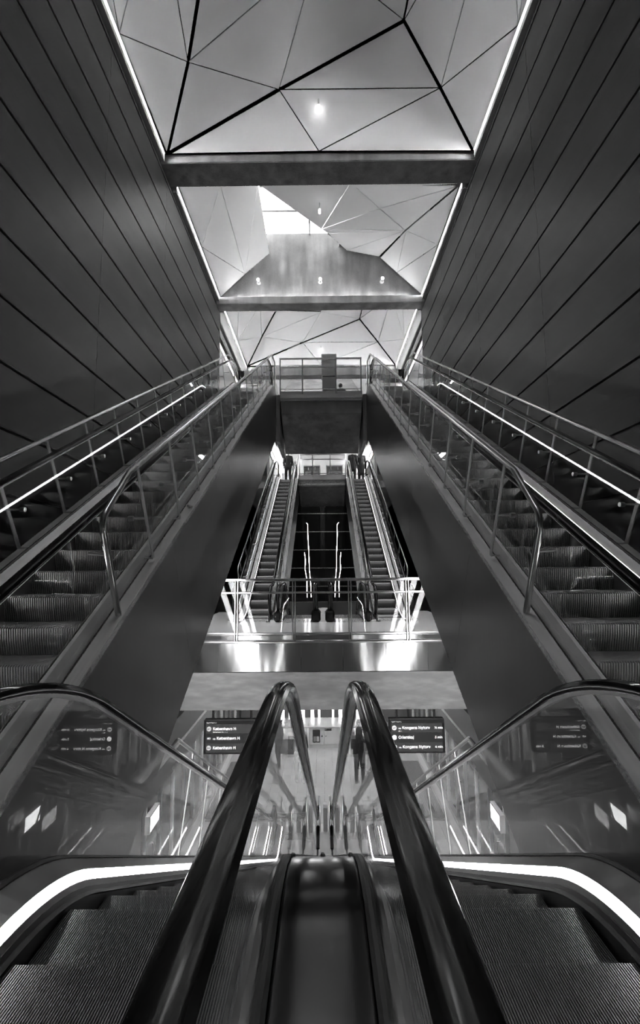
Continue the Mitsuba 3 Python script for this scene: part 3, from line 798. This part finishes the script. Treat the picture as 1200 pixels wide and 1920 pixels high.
for s in (-1, 1):
    obj('panel', prism([(s * 2.55, 24.6, 8.7), (s * 1.6, 24.6, 10.35), (s * 2.3, 22.75, 10.35), (s * 3.3, 22.75, 8.7)], (s * 0.03, 0, 0.02)), 'ceil', 'ceiling')
    obj('panel', prism([(s * 1.6, 24.6, 10.35), (s * 0.9, 24.6, 11.6), (s * 1.2, 22.75, 11.6), (s * 2.3, 22.75, 10.35)], (s * 0.03, 0, 0.02)), 'ceil', 'ceiling')
obj('housing', box(-1.8, 1.8, 22.76, 22.79, 9.5, 9.86), 'light_body', 'concrete_beam_002')  # unseen lamp on the back of the beam, placed to light the stone wall
obj('tube', facing(plate((-1.78, 22.795, 9.52), (1.78, 22.795, 9.52), (1.78, 22.795, 9.84), (-1.78, 22.795, 9.84)), (0, 1, 0)), 'light_body', 'concrete_beam_002', emit=9.0)
struct('wall_upper_back', join([box(-4.3, 4.3, 27.0, 27.2, UPPER, 9.9)]), 'stone')
for s, side in ((-1, 'left'), (1, 'right')):
    struct('trim', prism([(s * 1.9, 23.2, UPPER), (s * 4.3, 23.2, UPPER), (s * 4.3, 23.2, 9.4), (s * 2.3, 23.2, 9.4)], (0, 0.15, 0)), 'white_paint')
    t = thing('corridor_light', f'slanting white light strip beside the head of the distant {side} escalator', 'light strip')
    obj('housing', box(s * 2.66, s * 2.71, 23.7, 30, 5.92, 6.02), 'light_body', t)
    obj('tube', facing(plate((s * 2.655, 23.7, 5.72), (s * 2.655, 30, 5.72), (s * 2.655, 30, 5.98), (s * 2.655, 23.7, 5.98)), (-s, 0, 0)), 'light_body', t, emit=18.0)
    struct('wall_middle_' + side, box(s * 2.72, s * 2.85, 23.6, 31, MIDL, UPPER - 0.35), 'white_paint')
for s, side in ((-1, 'left'), (1, 'right')):
    t = thing('display_case', f'framed display case standing behind the middle walkway railing, {side} one', 'cabinet')
    x0, x1 = (-1.08, -0.09) if s < 0 else (0.22, 1.20)
    obj('frame', join([box(x0, x0 + 0.05, 26.0, 26.3, MIDL, 5.68), box(x1 - 0.05, x1, 26.0, 26.3, MIDL, 5.68), box(x0, x1, 26.0, 26.3, 5.63, 5.68), box(x0, x1, 26.02, 26.3, MIDL, 4.9)]), 'light_body', t)
    obj('back', box(x0 + 0.05, x1 - 0.05, 26.25, 26.3, 4.9, 5.63), 'grey_paint', t)
    for k in (0.3, 0.7):
        x = x0 + (x1 - x0) * k
        obj('lamp', box(x - 0.02, x + 0.02, 26.02, 26.06, 5.42, 5.6), 'light_body', t)
        obj('tray', bbox(x - 0.18, x + 0.18, 26.02, 26.2, 5.1, 5.32, 0.01), 'mid_paint', t)
        obj('inlay', box(x - 0.14, x + 0.14, 26.0, 26.03, 5.14, 5.28), 'grey_paint', t)
    # the ledge paper on the left comes later

# ------------------------------------------------------------------ platform
yk = 19.88
t = thing('kiosk', 'low white cabinet block with a shiny white top at the end of the platform', 'kiosk')
obj('top_slab', bbox(-1.46, 1.42, yk - 0.06, yk + 1.1, PLATF + 0.80, PLATF + 0.86, 0.015), 'floor_gloss', t)
obj('body', box(-0.62, 0.66, yk + 0.03, yk + 1.0, PLATF + 0.12, PLATF + 0.8), 'white_paint', t)
obj('plinth', box(-0.62, 0.66, yk + 0.01, yk + 1.0, PLATF, PLATF + 0.12), 'light_body', t)
d1 = obj('door', bbox(-0.60, -0.02, yk, yk + 0.03, PLATF + 0.14, PLATF + 0.79, 0.006), 'white_paint', t)
d2 = obj('door', bbox(0.0, 0.64, yk, yk + 0.03, PLATF + 0.14, PLATF + 0.79, 0.006), 'white_paint', t)
obj('window', box(-0.47, -0.17, yk - 0.006, yk, PLATF + 0.22, PLATF + 0.72), 'display', d1)
obj('notice', box(-0.44, -0.33, yk - 0.01, yk - 0.006, PLATF + 0.26, PLATF + 0.46), 'mid_paint', d1)
obj('notice', box(-0.31, -0.20, yk - 0.01, yk - 0.006, PLATF + 0.26, PLATF + 0.46), 'light_body', d1)
obj('knob', disc((-0.09, yk - 0.01, PLATF + 0.47), (0, 1, 0), 0.03, 0.03), 'black', d1)
obj('lock', disc((0.07, yk - 0.005, PLATF + 0.47), (0, 1, 0), 0.014, 0.02), 'black', d2)
obj('plate', box(0.03, 0.30, yk - 0.008, yk, PLATF + 0.68, PLATF + 0.76), 'display', d2)


def lettering(text, h, x, y, z, parent, mat='letter', bold=False, flip=False, emit=None, name='lettering', depth=0.004):
    """Text on a plane that faces -y, its baseline starting at (x, y, z)."""
    m = meshkit.text_mesh(text, h, depth, bold)
    v = np.array(m.vertices); f = np.array(m.faces)
    w = np.stack([x + v[:, 0], y - v[:, 2], z + v[:, 1]], 1)
    return obj(name, (w, f), mat, parent, emit=emit), v[:, 0].max()


obj('arrow', join([prism([(0.05, yk - 0.012, PLATF + 0.70), (0.085, yk - 0.012, PLATF + 0.735), (0.06, yk - 0.012, PLATF + 0.735)], (0, 0.004, 0)), box(0.06, 0.09, yk - 0.012, yk - 0.008, PLATF + 0.725, PLATF + 0.745)]), 'letter', d2)
for x0, x1, w in ((-1.42, -0.98, 'left'), (-0.86, -0.7, 'narrow left'), (0.83, 1.28, 'right')):
    t = thing('service_pillar', f'grey help point pillar with a white top panel, {w} of the white cabinets', 'help point')
    y = 19.0 if w != 'narrow left' else 19.5
    obj('body', bbox(x0, x1, y, y + 0.35, PLATF + 0.1, PLATF + 0.66, 0.012), 'grey_paint', t)
    obj('plinth', box(x0, x1, y - 0.01, y + 0.34, PLATF, PLATF + 0.1), 'light_body', t)
    obj('top_panel', bbox(x0, x1, y - 0.01, y + 0.35, PLATF + 0.66, PLATF + 0.80, 0.01), 'white_paint', t)
    xm = (x0 + x1) / 2 - 0.05
    obj('symbol', join([box(xm - 0.015, xm + 0.02, y - 0.016, y - 0.01, PLATF + 0.68, PLATF + 0.745), disc((xm, y - 0.013, PLATF + 0.765), (0, 1, 0), 0.014, 0.006, 8)]), 'black', t)
# dark hall end behind the kiosk with upright light strips
struct('wall_platform_end', box(-4.0, 4.0, 23.0, 23.2, PLATF, -3.0), 'grey_paint')
for i, (x, w) in enumerate(((-1.02, 0.12), (-0.55, 0.09), (-0.24, 0.06), (0.42, 0.06), (0.78, 0.10), (1.6, 0.1), (-1.6, 0.1))):
    t = thing('wall_light', 'upright white light strip on the dark wall behind the kiosk, ' + ['widest one on the left', 'second from the left', 'third from the left', 'narrow right one', 'wide right one', 'far right', 'far left'][i], 'light strip')
    obj('housing', box(x - w, x + w, 22.96, 23.0, -7.3, -5.6), 'grey_paint', t)
    obj('tube', facing(plate((x - w * 0.9, 22.95, -7.25), (x + w * 0.9, 22.95, -7.25), (x + w * 0.9, 22.95, -5.65), (x - w * 0.9, 22.95, -5.65)), (0, -1, 0)), 'light_body', t, emit=4.0)
# unseen ceiling lights placed to light the platform, under the walkway and the landing
struct('ceiling_platform', box(-3.9, 3.9, 13.65, 23.0, -2.75, -2.62), 'white_paint')
for s, side in ((-1, 'left'), (1, 'right')):
    struct('ceiling_edge_' + side, box(s * 3.3, s * 3.94, -12, 13.6, -4.05, -3.97), 'white_paint')
for i, x in enumerate((-2.6, -0.9, 0.9, 2.6)):
    t = 'ceiling_platform'
    obj('housing', box(x - 0.1, x + 0.1, 13.8, 22.0, -2.80, -2.75), 'light_body', t)
    obj('tube', facing(plate((x - 0.08, 13.8, -2.805), (x + 0.08, 13.8, -2.805), (x + 0.08, 22.0, -2.805), (x - 0.08, 22.0, -2.805)), (0, 0, -1)), 'light_body', t, emit=PLAT)
for s, side in ((-1, 'left'), (1, 'right')):
    t = 'ceiling_edge_' + side
    obj('housing', box(s * 3.55, s * 3.75, -2.0, 13.4, -4.12, -4.05), 'light_body', t)
    obj('tube', facing(plate((s * 3.57, -2.0, -4.125), (s * 3.73, -2.0, -4.125), (s * 3.73, 13.4, -4.125), (s * 3.57, 13.4, -4.125)), (0, 0, -1)), 'light_body', t, emit=PLAT)
    # platform screen doors
    t = thing('platform_screen', f'glass screen with doors along the {side} edge of the platform', 'screen doors')
    obj('header', box(s * 3.82, s * 3.94, -6, 22.9, -5.15, -4.07), 'cladding', t)
    obj('sill', box(s * 3.80, s * 3.94, -6, 22.9, PLATF, PLATF + 0.10), 'steel_dull', t)
    ym = [4.0 + 0.95 * k for k in range(20)]
    for i, (a, b) in enumerate(zip(ym[:-1], ym[1:])):
        obj('mullion', bbox(s * 3.83, s * 3.92, a - 0.035, a + 0.035, PLATF + 0.1, -5.15, 0.008), 'steel' if i % 3 else 'ledge', t)
        obj('pane', plate((s * 3.88, a + 0.035, PLATF + 0.1), (s * 3.88, b - 0.035, PLATF + 0.1), (s * 3.88, b - 0.035, -5.15), (s * 3.88, a + 0.035, -5.15)), 'glass', t)
    for k in range(3):
        y = 10.9 + 2.85 * k
        obj('grip', tube(fillet([(s * 3.83, y, -6.35), (s * 3.75, y, -6.35), (s * 3.75, y, -6.0), (s * 3.83, y, -6.0)], 0.03, 4), 0.014, 8), 'steel', t)
    t = thing('edge_line', f'white line on the floor along the {side} platform doors', 'floor marking')
    obj('strip', box(s * 3.62, s * 3.78, 6, 22.8, PLATF, PLATF + 0.006), 'white_paint', t)
    t = thing('floor_grille', f'dark ribbed floor strip beside the {side} white platform line', 'grille')
    obj('frame', box(s * 2.65, s * 3.55, 14.6, 18.6, PLATF, PLATF + 0.004), 'grey_paint', t)
    for k in range(15):
        x = 2.70 + 0.057 * k
        obj('bar', box(s * x, s * (x + 0.03), 14.62, 18.58, PLATF + 0.004, PLATF + 0.014), 'mid_paint', t)
    t = thing('floor_grille', f'grey slotted drain strip across the platform floor, {side} half', 'grille')
    for k in range(5):
        obj('bar', box(s * 0.55, s * 3.5, 14.45 + 0.09 * k, 14.51 + 0.09 * k, PLATF, PLATF + 0.008), 'mid_paint', t)
    t = thing('light_box', f'small glowing white light box low on the {side} platform wall, behind the glass balustrade', 'light box')
    obj('case', box(s * 3.74, s * 3.84, 10.58, 11.2, -5.68, -5.32), 'light_body', t)
    obj('screen', facing(plate((s * 3.735, 10.62, -5.65), (s * 3.735, 11.16, -5.65), (s * 3.735, 11.16, -5.35), (s * 3.735, 10.62, -5.35)), (-s, 0, 0)), 'light_body', t, emit=5.0)
# letter D on the left screen
t = thing('door_letter', 'large white letter D at the left glass platform screen', 'letter')
lettering('D', 0.42, -3.80, 15.3, -7.13, t, mat='bead', bold=True, name='letter', depth=0.02)
# posts and readers where the escalators arrive; some posts are mirror images built solid
for i, x in enumerate((-0.45, -0.15, 0.15, 0.48)):
    t = thing('bollard', 'slim steel bollard below the descending escalators, ' + ['leftmost', 'second from the left', 'third from the left', 'rightmost'][i] + ' of four with mirror images', 'bollard')
    obj('post', lathe([(0.036, PLATF), (0.036, -6.33), (0.030, -6.31), (0.001, -6.305)], 14, (x, 13.6, 0)), 'steel', t, smooth=40)
    obj('flange', lathe([(0.07, PLATF), (0.07, PLATF + 0.012), (0.036, PLATF + 0.012)], 14, (x, 13.6, 0)), 'steel_dull', t)
for i, x in enumerate((0.02, 0.32)):
    t = thing('card_reader', 'grey card reader post with a bright top between the bollards, ' + ['left', 'right'][i] + ' one', 'card reader')
    obj('column', bbox(x - 0.06, x + 0.06, 13.62, 13.74, PLATF, -6.64, 0.01), 'mid_paint', t)
    obj('head', bbox(x - 0.06, x + 0.06, 13.61, 13.75, -6.64, -6.55, 0.01), 'white_paint', t)


# ------------------------------------------------------------------ departure boards
def board(x0, x1, z0, z1, y, head, rows, label):
    t = thing('departure_board', label, 'departure board')
    obj('casing', bbox(x0, x1, y, y + 0.12, z0, z1, 0.012), 'black', t)
    for x in (x0 + 0.16, x1 - 0.17):
        obj('hanger', bbox(x - 0.02, x + 0.02, y + 0.05, y + 0.09, z1 - 0.01, -2.68, 0.004), 'black', t)
    def put(owner, text, h, x, z, bold=True, e=0.8, name='lettering'):
        m = meshkit.text_mesh(text, h, 0.003, bold)
        v = np.array(m.vertices)
        obj(name, (np.stack([x + v[:, 0], y - 0.006 - v[:, 2], z + v[:, 1]], 1), np.array(m.faces)), 'letter', owner, emit=e)
        return v[:, 0].max()
    put(t, head, 0.022, x0 + 0.05, z1 - 0.062, e=0.3, name='heading')
    rh = (z1 - z0 - 0.11) / 3
    for i, (tone, badge, pre, name, sub, mins) in enumerate(rows):
        zt = z1 - 0.08 - rh * i
        r = obj('row', box(x0 + 0.045, x1 - 0.045, y - 0.004, y + 0.01, zt - rh + 0.003, zt), tone, t)
        cy = zt - rh * 0.48
        if badge[0]:
            obj('badge', disc((x0 + 0.10, y - 0.006, cy), (0, 1, 0), 0.043, 0.006, 20), 'letter', r, emit=badge[0])
            if badge[1]:
                lettering(badge[1], 0.03, x0 + 0.069, y - 0.010, cy - 0.015, r, mat='grey_paint', bold=True, name='badge_text')
        else:
            put(r, badge[1], 0.03, x0 + 0.068, cy - 0.015, name='line_number')
        x = x0 + 0.172
        if pre:
            x += put(r, pre, 0.028, x, cy - 0.022, e=0.7, name='prefix') + 0.02
        put(r, name, 0.050, x, cy - 0.022, name='destination')
        if sub:
            put(r, sub, 0.022, x0 + 0.172, cy - 0.068, e=0.5, name='small_line')
        if sub and not pre:
            for q in range(3):
                obj('symbol', disc((x0 + 0.367 + 0.036 * q, y - 0.007, cy - 0.060), (0, 1, 0), 0.012, 0.004, 10), 'letter', r)
        if mins:
            put(r, mins + ' min', 0.040, x1 - 0.19, cy - 0.018, name='minutes')


board(-2.25, -1.20, -3.49, -2.87, 9.1, 'Spor Track 2', (('display_mid', (0.35, 'M3'), '', 'København H', 'København H', ''), ('display', (0, 'M3'), 'via', 'København H', '', ''), ('display_mid', (0.3, 'M4'), '', 'København H', '', '8')),
      'dark departure board for track 2 hanging on the left under the walkway')
board(1.22, 2.26, -3.49, -2.87, 9.1, 'Spor Track 1', (('display_mid', (0.5, 'M3'), 'via', 'Kongens Nytorv', 'stk •', '½'), ('display', (1.1, ''), '', 'Orientkaj', '', '3'), ('display_mid', (0.5, 'M3'), 'via', 'Kongens Nytorv', '', '4')),
      'dark departure board for track 1 hanging on the right under the walkway')


# ------------------------------------------------------------------ people
def sphere_hull(a, ra, b, rb):
    pa, pb = [m3.Manifold.sphere(r, 14).translate(list(map(float, p))) for p, r in ((a, ra), (b, rb))]
    return m3.Manifold.batch_hull([pa, pb])


def solid(bones, edge=0.03, it=6):
    m = m3.Manifold.batch_boolean([sphere_hull(*b) for b in bones], m3.OpType.Add).refine_to_length(edge)
    q = m.to_mesh()
    t = trimesh.Trimesh(q.vert_properties[:, :3], q.tri_verts, process=True)
    trimesh.smoothing.filter_taubin(t, iterations=it)
    return np.array(t.vertices), np.array(t.faces)


def person(label, pos, yaw, h=1.75, coat='cloth_dark', trousers='cloth_dark', shoe='black', long_coat=0.0, stride=0.0, arm=0.0, hair='hair', hood=False, backpack=None, bag=None, scarf=False, group=None, turn=0.0):
    """Standing figure, facing +y before yaw; arm bends the forearms forwards."""
    t = thing('person', label, 'person', group)
    k = h / 1.75
    J = lambda x, y, z: np.array((x, y, z)) * k
    hipL, hipR = J(-0.095, 0, 0.92), J(0.095, 0, 0.92)
    knL, knR = J(-0.10, 0.03 + stride * 0.5, 0.49), J(0.10, 0.03 - stride * 0.4, 0.49)
    anL, anR = J(-0.105, stride, 0.085), J(0.105, -stride, 0.085)
    toL, toR = anL + J(0, 0.17, -0.045), anR + J(0, 0.17, -0.045)
    heL, heR = anL + J(0, -0.05, -0.04), anR + J(0, -0.05, -0.04)
    chest, belly, neck, head = J(0, 0.0, 1.27), J(0, 0.01, 1.05), J(0, 0.0, 1.46), J(0, 0.02, 1.62)
    shL, shR = J(-0.175, 0, 1.40), J(0.175, 0, 1.40)
    elL, elR = J(-0.225, -0.02, 1.12), J(0.225, -0.02, 1.12)
    wrL, wrR = J(-0.21, 0.06 + arm * 0.17, 0.88 + arm * 0.16), J(0.21, 0.06 + arm * 0.17, 0.88 + arm * 0.16)
    c, s = math.cos(yaw), math.sin(yaw)

    def put(mesh):
        v, f = mesh
        w = np.stack([c * v[:, 0] - s * v[:, 1], s * v[:, 0] + c * v[:, 1], v[:, 2]], 1) + np.asarray(pos, float)
        return w, f
    hand = []
    for wr, sgn in ((wrL, -1), (wrR, 1)):
        d = np.array((0, 0.25 + arm, -1 + 0.8 * arm)); d /= np.linalg.norm(d)
        p = wr + d * 0.085 * k
        hand.append((wr, 0.027 * k, p, 0.036 * k))
        for i in range(4):
            q = p + np.array((0.0, 0.028 - 0.019 * i, 0)) * k
            hand += [(q, 0.0105 * k, q + d * (0.045 if i in (1, 2) else 0.036) * k, 0.0095 * k), (q + d * 0.042 * k, 0.0095 * k, q + d * 0.07 * k + np.array((-sgn * 0.014, 0.012, 0)) * k, 0.008 * k)]
        th = wr + d * 0.03 * k
        hand += [(th, 0.014 * k, th + d * 0.05 * k + np.array((-sgn * 0.01, 0.045, 0)) * k, 0.010 * k)]
    ht = np.array((math.sin(turn), math.cos(turn), 0))
    hr = np.array((math.cos(turn), -math.sin(turn), 0))
    z = np.array((0, 0, 1.0))
    face = [(head + z * 0.03 * k - ht * 0.015 * k, 0.092 * k, head - z * 0.035 * k + ht * 0.02 * k, 0.07 * k), (head - z * 0.06 * k + ht * 0.04 * k, 0.045 * k, head - z * 0.075 * k + ht * 0.055 * k, 0.035 * k),
            (head + ht * 0.085 * k + z * 0.015 * k, 0.011 * k, head + ht * 0.112 * k - z * 0.02 * k, 0.013 * k),
            (head + ht * 0.085 * k - hr * 0.025 * k - z * 0.055 * k, 0.01 * k, head + ht * 0.085 * k + hr * 0.025 * k - z * 0.055 * k, 0.01 * k)]
    face += [(head + hr * q * 0.085 * k + z * 0.02 * k, 0.018 * k, head + hr * q * 0.09 * k - z * 0.02 * k, 0.013 * k) for q in (-1, 1)]
    face += [(neck - z * 0.04 * k, 0.06 * k, head - z * 0.05 * k, 0.055 * k)]
    body = face + hand + [(chest, 0.13 * k, belly, 0.115 * k), (belly, 0.115 * k, (hipL + hipR) / 2, 0.12 * k), (chest + z * 0.1 * k, 0.1 * k, neck, 0.06 * k)]
    for a, ra, b, rb in ((shL, .055, elL, .045), (elL, .043, wrL, .028), (shR, .055, elR, .045), (elR, .043, wrR, .028), (hipL, .085, knL, .058), (knL, .055, anL, .036), (hipR, .085, knR, .058), (knR, .055, anR, .036), (chest + z * .1 * k, .08, shL, .055), (chest + z * .1 * k, .08, shR, .055), (anL, .036, toL, .03), (anR, .036, toR, .03)):
        body.append((a, ra * k, b, rb * k))
    obj('body', put(solid(body, 0.03, 3)), 'skin', t, smooth=True)
    obj('eyes', put(join([tube([head + ht * 0.086 * k + hr * q * 0.033 * k + z * 0.012 * k, head + ht * 0.098 * k + hr * q * 0.033 * k + z * 0.012 * k], 0.008 * k, 6) for q in (-1, 1)])), 'black', t)
    tr = [(hipL, .108 * k, knL, .078 * k), (knL, .076 * k, anL + z * 0.02, .058 * k), (hipR, .108 * k, knR, .078 * k), (knR, .076 * k, anR + z * 0.02, .058 * k), (hipL, .11 * k, hipR, .11 * k)]
    obj('trousers', put(solid(tr)), trousers, t, smooth=True)
    hem = 0.84 - long_coat
    ct = [(chest, .165 * k, belly, .15 * k), (chest + J(0.05, 0, 0.02), .14 * k, belly, .14 * k), (chest + z * .1 * k, .11 * k, neck - z * .02 * k, .075 * k), (belly, .15 * k, J(0.03, 0.01, hem), .145 * k), (belly, .15 * k, J(-0.03, 0.01, hem), .145 * k)]
    for a, ra, b, rb in ((shL, .08, elL, .066), (elL, .066, wrL + z * .03, .048), (shR, .08, elR, .066), (elR, .066, wrR + z * .03, .048), (chest + z * .1 * k, .12, shL, .08), (chest + z * .1 * k, .12, shR, .08)):
        ct.append((a, ra * k, b, rb * k))
    obj('coat', put(solid(ct)), coat, t, smooth=True)
    for a, b, e in ((anL, toL, heL), (anR, toR, heR)):
        obj('shoe', put(solid([(e, .045 * k, b, .04 * k), (a, .05 * k, e, .045 * k)], 0.025, 3)), shoe, t, smooth=True)
    hd = [(head + z * 0.045 * k - ht * 0.03 * k, 0.098 * k, head + z * 0.02 * k - ht * 0.045 * k, 0.09 * k)]
    if hood:
        hd = [(head + z * 0.05 * k - ht * 0.02 * k, 0.115 * k, head - z * 0.03 * k - ht * 0.05 * k, 0.115 * k), (head - z * 0.1 * k - ht * 0.03 * k, 0.12 * k, neck - ht * 0.03 * k, 0.11 * k)]
    obj('hood' if hood else 'hair', put(solid(hd, 0.03, 3)), coat if hood else hair, t, smooth=True)
    if scarf:
        obj('scarf', put(solid([(neck + ht * .03 * k, .085 * k, neck - ht * .02 * k + z * .03 * k, .085 * k)], 0.03, 3)), 'cloth_grey', t, smooth=True)
    if backpack:
        obj('backpack', put(solid([(J(-0.06, -0.22, 1.36), .09 * k, J(-0.06, -0.23, 1.0), .11 * k), (J(0.06, -0.22, 1.36), .09 * k, J(0.06, -0.23, 1.0), .11 * k)])), backpack, t, smooth=True)
    return t


person('bareheaded person in a long grey coat and scarf, waiting on the platform', (1.30, 18.05, PLATF), math.radians(-70), 1.68, 'cloth_grey', 'cloth_grey', 'shoe', 0.22, 0.06, 0.5, scarf=True)
person('person in a dark jacket on the platform beside the one in the grey coat', (1.74, 17.7, PLATF), math.radians(60), 1.70, 'cloth_dark', 'cloth_grey', 'shoe', 0.1, 0.1, 0.2)
person('person in a hooded winter jacket with a backpack, standing on the platform', (-0.84, 16.85, PLATF), math.radians(15), 1.80, 'cloth_grey', 'cloth_dark', 'shoe', 0.02, 0.05, 0.9, hood=True, backpack='cloth_dark')
person('person in a dark coat stepping off the top of the distant left escalator', (-1.82, 24.45, MIDL), math.radians(10), 1.72, 'cloth_dark', 'cloth_dark', 'shoe', 0.0, 0.12, 0.2)
person('person in a dark coat at the head of the distant right escalator, inner of two', (1.64, 24.35, MIDL), math.radians(0), 1.72, 'cloth_dark', 'cloth_dark', 'black', 0.15, 0.06, 0.2)
person('person in a bulky coat at the head of the distant right escalator, outer of two', (2.12, 24.75, MIDL), math.radians(0), 1.78, 'cloth_dark', 'cloth_dark', 'black', 0.3, 0.06, 0.2)
person('person of whom only the dark head shows above the upper walkway edge', (0.86, 20.0, UPPER), 0.0, 1.66, 'cloth_dark', 'cloth_dark', 'black')

# crumpled paper on the left ledge
rs = np.random.RandomState(3)
pts = rs.normal(size=(26, 3)); pts /= np.linalg.norm(pts, axis=1, keepdims=True); pts *= rs.uniform(0.6, 1.0, (26, 1)) * [0.05, 0.07, 0.03]
m = trimesh.Trimesh(pts, process=False).convex_hull
q, _, _ = slope(tall, 6.13, 0.08)
t = thing('crumpled_paper', 'crumpled piece of white paper lying on the ledge of the left tall escalator', 'litter')
obj('paper', (np.array(m.vertices) + [-1.75, q[0], q[1]], np.array(m.faces)), 'white_paint', t)

# look-alikes carry one group
GROUPS = {'corridor_light': 'white corridor light strips', 'cove_light': 'light lines along the ceiling edges', 'concrete_beam': 'concrete beams across the hall', 'globe_lamp': 'small ceiling and wall lamps', 'escalator': 'escalators',
          'guard_rail': 'steel guard rails of the escalators', 'deck': 'decks between escalators', 'glass_railing': 'walkway railings', 'light_strip': 'wavy glowing reflections in the dark glass wall', 'display_case': 'display cases on the middle walkway',
          'service_pillar': 'help points on the platform', 'wall_light': 'upright light strips behind the kiosk', 'platform_screen': 'platform screens', 'edge_line': 'white platform lines', 'floor_grille': 'floor grilles', 'light_box': 'light boxes on the platform walls',
          'bollard': 'steel bollards', 'card_reader': 'card readers', 'departure_board': 'departure boards', 'person': 'people in the station'}
for key, d in labels.items():
    base = key[:-4] if key[-4:-3] == '_' and key[-3:].isdigit() else key
    if 'category' in d and base in GROUPS:
        d['group'] = GROUPS[base]
